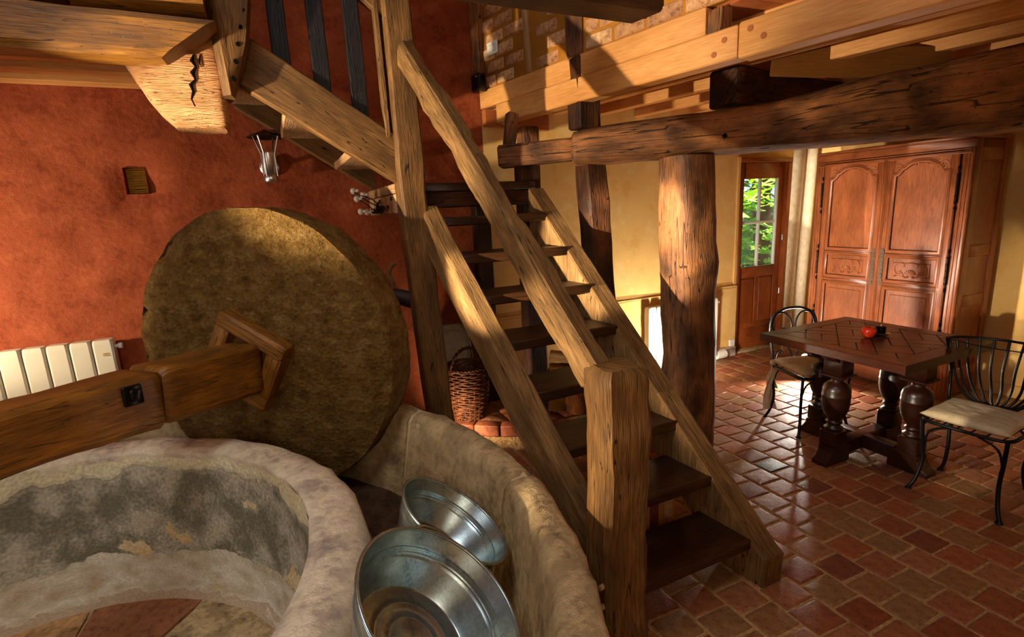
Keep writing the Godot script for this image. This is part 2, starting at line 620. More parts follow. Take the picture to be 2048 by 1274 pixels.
func materials():
	var oak := wood_tex(100, Color(0.34, 0.25, 0.135), Color(0.65, 0.51, 0.32), 0.018, 0.4, 4.0, 60)
	var hewn := wood_tex(120, Color(0.24, 0.155, 0.09), Color(0.66, 0.45, 0.27), 0.022, 0.66, 6.0, 260)
	var palew := wood_tex(190, Color(0.66, 0.53, 0.39), Color(0.90, 0.79, 0.64), 0.008, 0.5, 5.0, 90)
	var fir := wood_tex(140, Color(0.76, 0.54, 0.31), Color(0.90, 0.72, 0.48), 0.0, 0.3, 1.2, 0)
	var fine := wood_tex(160, Color(0.42, 0.235, 0.125), Color(0.68, 0.43, 0.26), 0.004, 0.3, 1.4, 0)
	var w := Vector3(0.9, 1.9, 1)
	mat("oak", oak, Color(0.84, 0.76, 0.64), 0.62, w, 1.0, 0.35)
	mat("oak_dark", oak, Color(0.42, 0.33, 0.24), 0.55, w, 1.0, 0.4)
	mat("oak_mid", oak, Color(0.92, 0.87, 0.80), 0.7, w, 1.2, 0.3)
	mat("oak_pale", palew, Color(0.86, 0.78, 0.68), 0.75, w, 1.2, 0.3)
	mat("oak_warm", oak, Color(1.0, 0.84, 0.42), 0.5, w, 1.0, 0.45)
	mat("tread", oak, Color(0.46, 0.35, 0.25), 0.42, w, 0.8, 0.5)
	mat("hewn", hewn, Color(1, 0.95, 0.88), 0.6, Vector3(0.8, 1.3, 1), 1.2, 0.4)
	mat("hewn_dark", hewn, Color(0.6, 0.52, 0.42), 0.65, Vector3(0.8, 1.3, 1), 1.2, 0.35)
	mat("black_board", hewn, Color(0.13, 0.12, 0.11), 0.6, w, 0.8, 0.4)
	mat("fir", fir, Color(1.0, 0.92, 0.80), 0.55, Vector3(0.7, 2.2, 1), 0.7, 0.4)
	mat("fir_brown", fir, Color(0.75, 0.55, 0.42), 0.6, Vector3(0.7, 2.2, 1), 0.7, 0.4)
	mat("olive_board", fir, Color(0.52, 0.42, 0.24), 0.6, Vector3(0.7, 2.2, 1), 0.7, 0.4)
	mat("walnut", fine, Color(1.0, 0.92, 0.88), 0.36, Vector3(1.1, 2.4, 1), 0.5, 0.5)
	mat("wax_line", null, Color(0.13, 0.07, 0.04), 0.5)
	mat("walnut_dark", fine, Color(0.34, 0.27, 0.24), 0.34, Vector3(1.1, 2.4, 1), 0.4, 0.5)
	for k in 4:
		var t: float = [0.46, 0.56, 0.38, 0.50][k]
		mat("parquet_%d" % k, fine, Color(t, t * 0.80, t * 0.70), 0.30, Vector3(1.1, 2.6, 1), 0.5, 0.5)
	mat("door_wood", fine, Color(1.0, 0.82, 0.62), 0.4, Vector3(1.1, 2.4, 1), 0.4, 0.5)
	# plaster and stone
	var red := earth_tex(200, [Color(0.55, 0.255, 0.13), Color(0.62, 0.305, 0.165), Color(0.67, 0.345, 0.195)], 0.012, 0.05, 0.22, 5.0)
	mat("red_plaster", red, Color(0.92, 0.90, 0.90), 0.85, Vector3(0.9, 0.9, 1), 0.55, 0.25)
	var yellow := earth_tex(210, [Color(0.85, 0.66, 0.36), Color(0.88, 0.71, 0.42), Color(0.90, 0.75, 0.48)], 0.008, 0.03, 0.05, 1.5)
	mat("yellow_plaster", yellow, Color(1, 1, 1), 0.75, Vector3(0.5, 0.5, 1), 0.6, 0.3)
	var mill := earth_tex(220, [Color(0.30, 0.225, 0.12), Color(0.43, 0.33, 0.17), Color(0.52, 0.42, 0.24), Color(0.62, 0.55, 0.40)], 0.016, 0.06, 0.5, 9.0)
	mat("millstone", mill, Color(0.86, 0.80, 0.70), 0.9, Vector3(1.3, 1.3, 1.3), 2.2, 0.2, true)
	var lime := earth_tex(230, [Color(0.46, 0.40, 0.32), Color(0.64, 0.57, 0.46), Color(0.76, 0.69, 0.56), Color(0.82, 0.76, 0.63)], 0.012, 0.05, 0.3, 6.0)
	mat("trough_stone", lime, Color(0.98, 0.92, 0.80), 0.88, Vector3(0.9, 0.9, 0.9), 1.2, 0.25, true)
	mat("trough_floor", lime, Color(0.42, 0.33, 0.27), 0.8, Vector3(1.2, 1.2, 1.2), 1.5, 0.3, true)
	mat("stone_slab", lime, Color(1.0, 0.84, 0.68), 0.8, Vector3(1, 1, 1), 1.0, 0.3, true)
	var rim := earth_tex(240, [Color(0.62, 0.55, 0.48), Color(0.72, 0.64, 0.54), Color(0.84, 0.76, 0.62), Color(0.90, 0.83, 0.68), Color(0.88, 0.80, 0.66)], 0.010, 0.05, 0.22, 4.0)
	mat("rim_plaster", rim, Color(1, 1, 1), 0.9, Vector3(0.8, 0.8, 0.8), 1.0, 0.25, true)
	mat("mortar", null, Color(0.80, 0.70, 0.52), 0.95)
	mat("grout", earth_tex(250, [Color(0.58, 0.46, 0.30), Color(0.70, 0.56, 0.37), Color(0.77, 0.63, 0.43)], 0.02, 0.1, 0.4, 4.0, 256), Color(1.0, 0.97, 0.92), 0.9, Vector3(1, 1, 1), 1.0, 0.3)
	M.basin = basin_material()
	# terracotta in several firings
	var clay := earth_tex(260, [Color(0.66, 0.58, 0.52), Color(0.86, 0.80, 0.74), Color(0.95, 0.92, 0.88)], 0.016, 0.07, 0.35, 3.0)
	var tones := [Color(0.68, 0.43, 0.28), Color(0.64, 0.37, 0.23), Color(0.71, 0.48, 0.32), Color(0.60, 0.33, 0.20), Color(0.66, 0.47, 0.30), Color(0.55, 0.31, 0.20), Color(0.64, 0.49, 0.32), Color(0.70, 0.41, 0.24)]
	for k in tones.size():
		mat("tile_%d" % k, clay, tones[k], 0.50 + 0.05 * (k % 3), Vector3(2.4, 2.4, 1), 0.9, 0.5)
	mat("tile_black", clay, Color(0.16, 0.155, 0.14), 0.45, Vector3(2.4, 2.4, 1), 0.9, 0.5)
	for k in 4:
		mat("brick_%d" % k, clay, [Color(0.92, 0.74, 0.55), Color(0.86, 0.67, 0.50), Color(0.97, 0.81, 0.62), Color(0.82, 0.64, 0.48)][k], 0.9, Vector3(2.2, 2.2, 1), 1.6, 0.2)
	mat("brick_red", clay, Color(0.50, 0.26, 0.20), 0.9, Vector3(2.4, 2.4, 1), 1.4, 0.2)
	mat("brick_mortar", yellow, Color(0.78, 0.64, 0.42), 0.95, Vector3(1, 1, 1), 1.0, 0.2)
	# metal, enamel, cloth
	var zinc := earth_tex(270, [Color(0.50, 0.53, 0.53), Color(0.66, 0.69, 0.68), Color(0.76, 0.79, 0.78)], 0.014, 0.09, 0.16, 0.8)
	var z := mat("zinc", zinc, Color(0.95, 0.98, 0.97), 0.30, Vector3(2, 2, 2), 0.35, 0.5, true)
	z.metallic = 0.92
	var st := mat("steel", null, Color(0.80, 0.79, 0.77), 0.30)
	st.metallic = 1.0
	mat("steel_dark", null, Color(0.14, 0.12, 0.11), 0.35)
	M.steel_dark.metallic = 0.7
	var iron := mat("iron", null, Color(0.055, 0.05, 0.05), 0.42)
	iron.metallic = 0.5
	var brass := mat("hinge_iron", null, Color(0.10, 0.085, 0.075), 0.35)
	brass.metallic = 0.8
	var plate_m := mat("lock_plate", null, Color(0.42, 0.38, 0.34), 0.35)
	plate_m.metallic = 0.8
	mat("enamel", null, Color(0.88, 0.86, 0.80), 0.22)
	mat("enamel_cream", null, Color(0.80, 0.75, 0.63), 0.25)
	mat("white_paint", null, Color(0.90, 0.88, 0.84), 0.5)
	mat("gold_print", null, Color(0.72, 0.52, 0.2), 0.4)
	mat("gap_dark", null, Color(0.06, 0.05, 0.045), 1.0, Vector3(1, 1, 1), 1.0, 0.0)
	mat("black_plastic", null, Color(0.025, 0.026, 0.03), 0.18)
	var linen := earth_tex(280, [Color(0.80, 0.73, 0.60), Color(0.86, 0.80, 0.68), Color(0.90, 0.85, 0.74)], 0.02, 0.3, 0.2, 1.5, 256)
	mat("linen", linen, Color(0.95, 0.92, 0.86), 0.95, Vector3(4, 4, 1), 0.6, 0.15)
	mat("curtain_cloth", linen, Color(0.96, 0.94, 0.92), 0.95, Vector3(3, 3, 1), 0.5, 0.15)
	mat("grey_cloth", linen, Color(0.66, 0.62, 0.58), 0.95, Vector3(4, 4, 1), 0.6, 0.15)
	var wick := wood_tex(180, Color(0.20, 0.115, 0.06), Color(0.44, 0.27, 0.15), 0.0, 0.5, 2.0)
	mat("wicker", wick, Color(1, 0.9, 0.8), 0.6, Vector3(6, 6, 1), 0.6, 0.3)
	mat("straw", linen, Color(0.80, 0.66, 0.30), 0.7, Vector3(2, 8, 1), 0.6, 0.3)
	mat("bark", hewn, Color(0.85, 0.72, 0.62), 0.9, Vector3(1.4, 1.6, 1), 1.6, 0.2)
	mat("end_grain", oak, Color(1.0, 0.85, 0.62), 0.8, Vector3(2.0, 2.0, 1), 1.0, 0.2)
	mat("log_pale", turned(palew), Color(0.93, 0.80, 0.68), 0.85, Vector3(2.0, 1.4, 1), 2.0, 0.2)
	mat("bulb_white", null, Color(0.84, 0.80, 0.74), 0.4)
	mat("apple_skin", earth_tex(290, [Color(0.62, 0.10, 0.05), Color(0.70, 0.16, 0.06), Color(0.78, 0.40, 0.12)], 0.02, 0.08, 0.2, 0.5, 128), Color(1, 1, 1), 0.22, Vector3(1, 1, 1), 0.2)
	var gl := mat("glass", null, Color(0.96, 0.98, 0.97, 0.06), 0.03)
	gl.transparency = BaseMaterial3D.TRANSPARENCY_ALPHA
	for k in 3:
		var lf := mat("leaf_%d" % k, null, [Color(0.48, 0.68, 0.12), Color(0.36, 0.60, 0.10), Color(0.62, 0.78, 0.24)][k], 0.45)
		lf.backlight_enabled = true
		lf.backlight = Color(0.35, 0.5, 0.08)
	mat("hedge", null, Color(0.10, 0.22, 0.05), 0.7)
	mat("trunk", hewn, Color(0.55, 0.55, 0.5), 0.9, Vector3(1, 1, 1), 1.2, 0.2)
	mat("grass", null, Color(0.22, 0.36, 0.10), 0.9)

# the plastered inside of the stone basin: pale band under the rim, dark grey mottled band, pale limewash below
func basin_material() -> StandardMaterial3D:
	var w := 2048
	var h := 320
	var a := nimg(w, h, 0.007, 301, 0, 0, 6)
	var b := nimg(w, h, 0.022, 302, 0, 0, 6)
	var c := nimg(w, h, 0.16, 303, 0, 0, 3)
	var d := nimg(w, h, 0.010, 304, 0, 0, 7)
	var alb := PackedByteArray()
	alb.resize(w * h * 3)
	var hgt := PackedByteArray()
	hgt.resize(w * h)
	var cream := Color(0.86, 0.80, 0.60)
	var grey := Color(0.46, 0.43, 0.335)
	var grey2 := Color(0.69, 0.65, 0.545)
	var pale := Color(0.82, 0.77, 0.66)
	var pale2 := Color(0.66, 0.57, 0.44)
	var ochre := Color(0.80, 0.64, 0.36)
	for y in h:
		var v := float(y) / h
		for x in w:
			var i := y * w + x
			var na := a[i] / 255.0 - 0.5
			var nb := b[i] / 255.0 - 0.5
			var nc := c[i] / 255.0 - 0.5
			var nd := d[i] / 255.0 - 0.5
			var col: Color
			var e1 := 0.095 + na * 0.13 + nb * 0.03
			var e2 := 0.485 + nd * 0.07 + nb * 0.05
			if v < e1:
				col = cream.lerp(pale, clampf(0.3 + nb, 0, 1))
			elif v < e2:
				col = grey.lerp(grey2, clampf(0.46 + nd * 2.2 + nb * 1.1 + nc * 0.55, 0, 1))
				if nb * 0.7 + na > 0.34:
					col = pale.lerp(ochre, clampf(0.4 + nd * 2.0, 0, 1))
			else:
				col = pale.lerp(pale2, clampf(0.28 + nb * 1.3 + nd * 0.8 + nc * 0.5, 0, 1))
				if nb + nd > 0.42:
					col = col.lerp(ochre, 0.35)
			if absf(v - e1) < 0.02:
				col = col.lerp(grey2, 0.5)
			if v > 0.80 + nb * 0.2:
				col = col.lerp(pale2.lerp(Color(0.66, 0.52, 0.40), 0.5), 0.7)
			var g := 1.0 + nc * 0.28
			alb[i * 3] = int(clampf(255.0 * g * col.r, 0, 255))
			alb[i * 3 + 1] = int(clampf(255.0 * g * col.g, 0, 255))
			alb[i * 3 + 2] = int(clampf(255.0 * g * col.b, 0, 255))
			hgt[i] = int(clampf(128.0 + 110.0 * (nb * 0.6 + nc * 0.5) + (40.0 if v < e1 else 0.0), 0, 255))
	return mat("basin", {"a": as_tex(alb, w, h), "n": as_normal(hgt, w, h, 5.0)}, Color(1, 1, 1), 0.9, Vector3(1, 1, 1), 1.0, 0.25)

# ------------------------------------------------------------------ the room
# an uneven plastered face in the plane z = z0, seen from +z, with an optional hole
func plaster_face(s: SurfaceTool, x0: float, x1: float, y0: float, y1: float, z0: float, amp: float, step: float, hole := Rect2(), us := 1.0):
	var xs := [x0]
	var ys := [y0]
	var n := int((x1 - x0) / step)
	for i in range(1, n + 1):
		xs.append(lerpf(x0, x1, float(i) / n))
	n = int((y1 - y0) / step)
	for i in range(1, n + 1):
		ys.append(lerpf(y0, y1, float(i) / n))
	if hole.size.x > 0:
		for q in [hole.position.x, hole.end.x]:
			xs.append(q)
		for q in [hole.position.y, hole.end.y]:
			ys.append(q)
		xs.sort()
		ys.sort()
	var f := func(x: float, y: float) -> Vector3:
		var d := NZ.get_noise_3d(x * 1.3, y * 1.3, 5.0) * amp + NZ.get_noise_3d(x * 5.0, y * 5.0, 9.0) * amp * 0.3
		if hole.size.x > 0:
			var c := hole.get_center()
			var q := maxf(absf(x - c.x) / hole.size.x, absf(y - c.y) / hole.size.y)
			d -= amp * 1.0 * smoothstep(1.3, 0.5, q)
		return Vector3(x, y, z0 + d)
	for i in xs.size() - 1:
		for j in ys.size() - 1:
			if hole.size.x > 0 and hole.has_point(Vector2((xs[i] + xs[i + 1]) / 2, (ys[j] + ys[j + 1]) / 2)):
				continue
			var a: Vector3 = f.call(xs[i], ys[j])
			var b: Vector3 = f.call(xs[i], ys[j + 1])
			var c: Vector3 = f.call(xs[i + 1], ys[j + 1])
			var d: Vector3 = f.call(xs[i + 1], ys[j])
			var u := func(p: Vector3) -> Vector2: return Vector2(p.x, -p.y) * us
			tri(s, a, b, c, u.call(a), u.call(b), u.call(c), 0)
			tri(s, a, c, d, u.call(a), u.call(c), u.call(d), 0)

func room():
	var s := sn()
	# slab with a round well where the basin stands
	var well := PackedVector2Array()
	for k in 64:
		well.append(Vector2(MC.x + cos(TAU * k / 64) * 1.16, -MC.z + sin(TAU * k / 64) * 1.16))
	for q in [Rect2(-3.3, -1.9, 3.3 + MC.x, 6.1), Rect2(MC.x, -1.9, 5.4 - MC.x, 6.1)]:
		var rect := PackedVector2Array([q.position, Vector2(q.end.x, q.position.y), q.end, Vector2(q.position.x, q.end.y)])
		for piece in Geometry2D.clip_polygons(rect, well):
			plate(s, piece, 0.15, Transform3D(Basis(Vector3(1, 0, 0), Vector3(0, 0, -1), Vector3(0, 1, 0)), Vector3(0, -0.15, 0)))
	plain_box(s, Vector3(-3.3, -0.30, -4.2), Vector3(5.4, -0.15, 1.9))
	struct("floor", s, M.grout)
	# red wall with a small niche
	s = sn()
	var hole := Rect2(-0.782, 1.828, 0.114, 0.156)
	plaster_face(s, -3.05, 1.56, 0.0, 4.35, -3.88, 0.035, 0.06, hole)
	plain_box(s, Vector3(-3.3, 0, -4.3), Vector3(1.56, 4.4, -4.06))
	var n0 := hole.position
	var n1 := hole.end
	var zf := -3.90
	var zb := -4.055
	quad(s, Vector3(n0.x, n0.y, zb), Vector3(n0.x, n1.y, zb), Vector3(n0.x, n1.y, zf), Vector3(n0.x, n0.y, zf))
	quad(s, Vector3(n1.x, n1.y, zb), Vector3(n1.x, n0.y, zb), Vector3(n1.x, n0.y, zf), Vector3(n1.x, n1.y, zf))
	quad(s, Vector3(n0.x, n1.y, zb), Vector3(n1.x, n1.y, zb), Vector3(n1.x, n1.y, zf), Vector3(n0.x, n1.y, zf))
	quad(s, Vector3(n1.x, n0.y, zb), Vector3(n0.x, n0.y, zb), Vector3(n0.x, n0.y, zf), Vector3(n1.x, n0.y, zf))
	var red := struct("wall_left", s, M.red_plaster)
	s = sn()
	for k in 13:
		var y := hole.position.y + 0.012 + k * 0.0115
		rod(s, [Vector3(n0.x + 0.004, y, -3.962), Vector3((n0.x + n1.x) / 2, y + RN.randf_range(-0.003, 0.003), -3.955), Vector3(n1.x - 0.004, y, -3.962)], 0.0062, 6)
	struct("straw_grille", s, M.straw, red)
	# yellow wall with the garden door
	s = sn()
	var zn := -3.88
	plaster_face(s, 1.56, 4.30, 0.78, 4.35, zn, 0.012, 0.10)
	plaster_face(s, 4.30, 5.11, 2.02, 4.35, zn, 0.006, 0.12)
	plaster_face(s, 1.56, 4.30, 0.0, 0.75, zn + 0.035, 0.010, 0.10)
	for k in 28:
		var xa := lerpf(1.56, 4.30, k / 28.0)
		var xb := lerpf(1.56, 4.30, (k + 1) / 28.0)
		var ya := 0.75 + NZ.get_noise_1d(xa * 2.0) * 0.015
		var yb := 0.75 + NZ.get_noise_1d(xb * 2.0) * 0.015
		quad(s, Vector3(xa, ya - 0.02, zn + 0.038), Vector3(xa, 0.80, zn - 0.012), Vector3(xb, 0.80, zn - 0.012), Vector3(xb, yb - 0.02, zn + 0.038), 3)
	plain_box(s, Vector3(1.56, 0, -4.2), Vector3(4.30, 4.4, -3.925))
	plain_box(s, Vector3(4.30, 2.02, -4.2), Vector3(5.11, 4.4, -3.90))
	plain_box(s, Vector3(5.03, 0, -3.98), Vector3(5.4, 4.4, -3.88))
	plain_box(s, Vector3(4.27, 0, -4.2), Vector3(4.30, 2.03, -3.862))
	struct("wall_north", s, M.yellow_plaster)
	s = sn()
	plain_box(s, Vector3(5.10, 0, -3.9), Vector3(5.4, 4.4, 1.9))
	struct("wall_east", s, M.yellow_plaster)
	s = sn()
	plain_box(s, Vector3(-3.3, 0, -4.1), Vector3(-3.05, 4.4, -1.35))
	plain_box(s, Vector3(-3.3, 0, -0.2), Vector3(-3.05, 4.4, 1.9))
	plain_box(s, Vector3(-3.3, 0, -1.35), Vector3(-3.05, 0.95, -0.2))
	plain_box(s, Vector3(-3.3, 2.15, -1.35), Vector3(-3.05, 4.4, -0.2))
	struct("wall_west", s, M.red_plaster)
	s = sn()
	plain_box(s, Vector3(-3.3, 0, 1.65), Vector3(-1.15, 4.4, 1.9))
	plain_box(s, Vector3(0.15, 0, 1.65), Vector3(5.4, 4.4, 1.9))
	plain_box(s, Vector3(-1.15, 0, 1.65), Vector3(0.15, 1.75, 1.9))
	plain_box(s, Vector3(-1.15, 2.85, 1.65), Vector3(0.15, 4.4, 1.9))
	struct("wall_south", s, M.yellow_plaster)
	s = sn()
	plain_box(s, Vector3(-3.3, 4.35, -4.3), Vector3(5.4, 4.55, -1.3))
	plain_box(s, Vector3(-3.3, 4.35, 0.0), Vector3(5.4, 4.55, 1.9))
	plain_box(s, Vector3(-3.3, 4.35, -1.3), Vector3(-1.6, 4.55, 0.0))
	plain_box(s, Vector3(-0.2, 4.35, -1.3), Vector3(5.4, 4.55, 0.0))
	struct("ceiling", s, M.fir_brown)
	s = sn()
	box(s, Vector3(-0.9, 4.45, -0.65), Vector3(1.4, 0.006, 1.3), 0.001)
	struct("unseen_window_3", s, M.glass)  # unseen roof glass, placed to go with the overhead light
	for k in 2:  # unseen west and south windows, placed to go with the soft lights
		s = sn()
		var c: Vector3 = [Vector3(-3.17, 1.55, -0.775), Vector3(-0.5, 2.3, 1.78)][k]
		var half: Vector3 = [Vector3(0, 0.6, 0.575), Vector3(0.65, 0.55, 0)][k]
		for q in 3:
			var o: Vector3 = half * Vector3(q - 1, 0, q - 1)
			box(s, c + o * 0.97, Vector3(0.05, half.y * 2.0, 0.05))
			box(s, c + Vector3(0, half.y * (q - 1) * 0.97, 0), Vector3(maxf(half.x * 2, 0.05), 0.045, maxf(half.z * 2, 0.05)))
		var w := struct("unseen_window_%d" % (k + 1), s, M.door_wood)
		s = sn()
		box(s, c, Vector3(maxf(half.x * 2, 0.006), half.y * 2, maxf(half.z * 2, 0.006)), 0.001)
		struct("pane", s, M.glass, w)
	# white skirting by the garden door, with the capped end of a pipe
	s = sn()
	box(s, Vector3(2.95, 0.055, zn + 0.055), Vector3(2.66, 0.11, 0.045), 0.012)
	var bb := struct("baseboard_north", s, M.white_paint)
	s = sn()
	rod(s, [Vector3(3.98, 0.058, zn + 0.085), Vector3(4.10, 0.058, zn + 0.085)], 0.046, 16)
	struct("pipe_cap", s, M.enamel, bb)
	s = sn()
	box(s, Vector3(5.088, 0.05, -0.4), Vector3(0.03, 0.10, 3.2), 0.006)
	struct("baseboard_east", s, M.yellow_plaster)

func floor_tiles():
	var fl: Node3D = get_node("floor")
	var px := 0.1722
	var pz := 0.1405
	var meshes := []
	for v in 7:
		var s := sn()
		var hx := px / 2 - 0.0058
		var hz := pz / 2 - 0.0050
		var ring := []
		for q in [[0, -0.02], [0, 0.0026], [0.0022, 0.0046], [0.010, 0.0056]]:
			var r := PackedVector3Array()
			var jr := RandomNumberGenerator.new()
			jr.seed = 900 + v
			for c in [Vector2(-1, 1), Vector2(1, 1), Vector2(1, -1), Vector2(-1, -1)]:
				var j := Vector2(jr.randf_range(-0.004, 0.001), jr.randf_range(-0.004, 0.001))
				var e := Vector3(c.x * (hx + j.x - q[0]), q[1], c.y * (hz + j.y - q[0]))
				var cut: float = jr.randf_range(0.002, 0.007)
				var t1 := Vector3(-c.x * cut, 0, 0) if c.x * c.y > 0 else Vector3(0, 0, -c.y * cut)
				var t2 := Vector3(0, 0, -c.y * cut) if c.x * c.y > 0 else Vector3(-c.x * cut, 0, 0)
				r.append(e + t1)
				r.append(e + t2)
			ring.append(r)
		loft(s, ring, false, false)
		var top: PackedVector3Array = ring[3]
		var n := top.size()
		var mc := mid(top) + Vector3(0, jr_bump(v), 0)
		for k in n:
			var a := top[k]
			var b := top[(k + 1) % n]
			tri(s, mc, b, a, Vector2(mc.x, mc.z), Vector2(b.x, b.z), Vector2(a.x, a.z), 0)
		s.generate_normals()
		meshes.append(s.commit())
	var r := RandomNumberGenerator.new()
	r.seed = 5
	var spots := []
	for i in range(-10, 17):
		var x := 2.35 + (i + 0.5) * px
		for j in range(-20, 14):
			var z := -1.737 + (j + 0.5) * pz + (pz / 2 if i % 2 != 0 else 0.0)
			if x > 5.0 or x < 0.72 or z < -3.9 or z > -0.35 or Vector2(x - MC.x, z - MC.z).length() < 2.02:
				continue
			if x > 4.66 and z > -3.2 or x < 1.0 and z > -1.0 or z + x < 0.4 and z > -0.8:
				continue
			if z < -3.05 and x < 2.1:
				continue
			spots.append(Vector3(x, 0, z))
	spots.sort_custom(func(a, b): return a.length_squared() < b.length_squared())
	var late := []
	for k in 8:
		late.append(sn())
	for k in spots.size():
		var p: Vector3 = spots[k]
		var t := Transform3D(Basis(UPV, r.randf_range(-0.016, 0.016) + (PI if r.randf() < 0.5 else 0.0)), p + Vector3(r.randf_range(-0.0015, 0.0015), r.randf_range(-0.0012, 0.0012), r.randf_range(-0.0015, 0.0015)))
		t.basis = t.basis * Basis(Vector3(1, 0, 0), r.randf_range(-0.006, 0.006))
		var black := p.distance_to(Vector3(2.59, 0, -2.06)) < 0.085
		var m: Mesh = meshes[r.randi() % 7]
		var tone := r.randi() % 8
		if k >= 296 and not black:
			late[tone].append_from(m, 0, t)
			continue
		var o := put_mesh("tile", m, M.tile_black if black else M["tile_%d" % tone], fl)
		o.transform = t
	if spots.size() > 296:
		var am := ArrayMesh.new()
		for k in 8:
			late[k].commit(am)
		var o := MeshInstance3D.new()
		o.mesh = am
		for k in 8:
			am.surface_set_material(k, M["tile_%d" % k])
		o.name = "far_tiles"
		o.set_meta("kind", "stuff")
		fl.add_child(o, true)

func jr_bump(v: int) -> float:
	return [0.0008, -0.0012, 0.0012, 0.0, -0.0008, 0.0016, -0.0004][v]

func garden():
	var s := sn()
	plain_box(s, Vector3(1.0, -0.35, -12), Vector3(11, -0.08, -4.3))
	struct("ground_outside", s, M.grass)
	# a dense hedge at the back of the garden
	s = sn()
	for k in 2400:
		var p := Vector3(RN.randf_range(5.0, 10.0), RN.randf_range(-0.1, 3.0), -7.0 + RN.randf_range(-0.3, 0.35))
		leaf(s, Transform3D(Basis.from_euler(Vector3(RN.randf_range(-1.2, 0.6), RN.randf() * TAU, RN.randf_range(-0.8, 0.8))), p), 0.2, 0.07)
	var h := one("hedge", s, M.leaf_1, "dense green hedge at the back of the garden", "hedge")
	h.set_meta("kind", "stuff")
	s = sn()
	rod(s, [Vector3(6.95, -0.1, -5.75), Vector3(6.9, 0.8, -5.70), Vector3(6.86, 1.7, -5.76), Vector3(6.8, 2.9, -5.8)], [0.17, 0.14, 0.13, 0.12], 14)
	var tr := thing("garden_tree", "leafy tree with a grey trunk outside the glazed door", "tree")
	put("trunk", s, M.trunk, tr)
	var lm := []
	for k in 3:
		s = sn()
		leaf(s, Transform3D(), [0.20, 0.26, 0.16][k], [0.032, 0.036, 0.034][k])
		s.generate_normals()
		lm.append(s.commit())
	# drooping sprays: a stem with leaves left and right
	for q in 38:
		var base := Vector3(5.25 + 1.15 * ((q * 7) % 38) / 38.0 + RN.randf_range(-0.08, 0.08), 0.45 + 1.65 * q / 38.0 + RN.randf_range(-0.1, 0.1), -5.0 + RN.randf_range(-0.45, 0.15))
		var dir := Vector3(RN.randf_range(-1, 1), RN.randf_range(-0.2, 0.35), RN.randf_range(0.0, 0.6)).normalized()
		s = sn()
		var pts := []
		for k in 7:
			pts.append(base + dir * 0.085 * k + Vector3(0, -0.008 * k * k, 0))
		rod(s, pts, 0.004, 5)
		var tw := put("twig", s, M.leaf_1, tr)
		for k in range(1, 7):
			for sd in [-1, 1]:
				var side: Vector3 = dir.cross(UPV).normalized() * sd
				var out: Vector3 = (side + dir * 0.8 + Vector3(0, RN.randf_range(-0.9, 0.15), 0)).normalized()
				var nn: Vector3 = (UPV * 0.9 + dir * RN.randf_range(-0.5, 0.5)).normalized()
				var x := out
				var z := x.cross(nn).normalized()
				var o := put_mesh("leaf", lm[(q + k) % 3], M["leaf_%d" % ((q * 3 + k) % 3)], tw)
				o.transform = Transform3D(Basis(z, nn.cross(z).cross(z).normalized() * -1.0, x), pts[k])
				o.basis = Basis(z, x.cross(z).normalized(), x) if x.cross(z).length() > 0.1 else o.basis

# a pointed leaf along +z, folded a little along its rib
func leaf(s: SurfaceTool, t: Transform3D, l: float, w: float):
	var rib := []
	var a := []
	var b := []
	for k in 6:
		var f := k / 5.0
		var ww := w * pow(sin(PI * clampf(f * 0.93 + 0.05, 0, 1)), 0.8)
		var dr := -l * 0.22 * f * f
		rib.append(t * Vector3(0, dr, l * f))
		a.append(t * Vector3(-ww, dr + ww * 0.35, l * f))
		b.append(t * Vector3(ww, dr + ww * 0.35, l * f))
	for k in 5:
		for q in [[a, rib], [rib, b]]:
			tri(s, q[0][k], q[1][k], q[1][k + 1], Vector2.ZERO, Vector2.ZERO, Vector2.ZERO, 0)
			tri(s, q[0][k], q[1][k + 1], q[0][k + 1], Vector2.ZERO, Vector2.ZERO, Vector2.ZERO, 0)

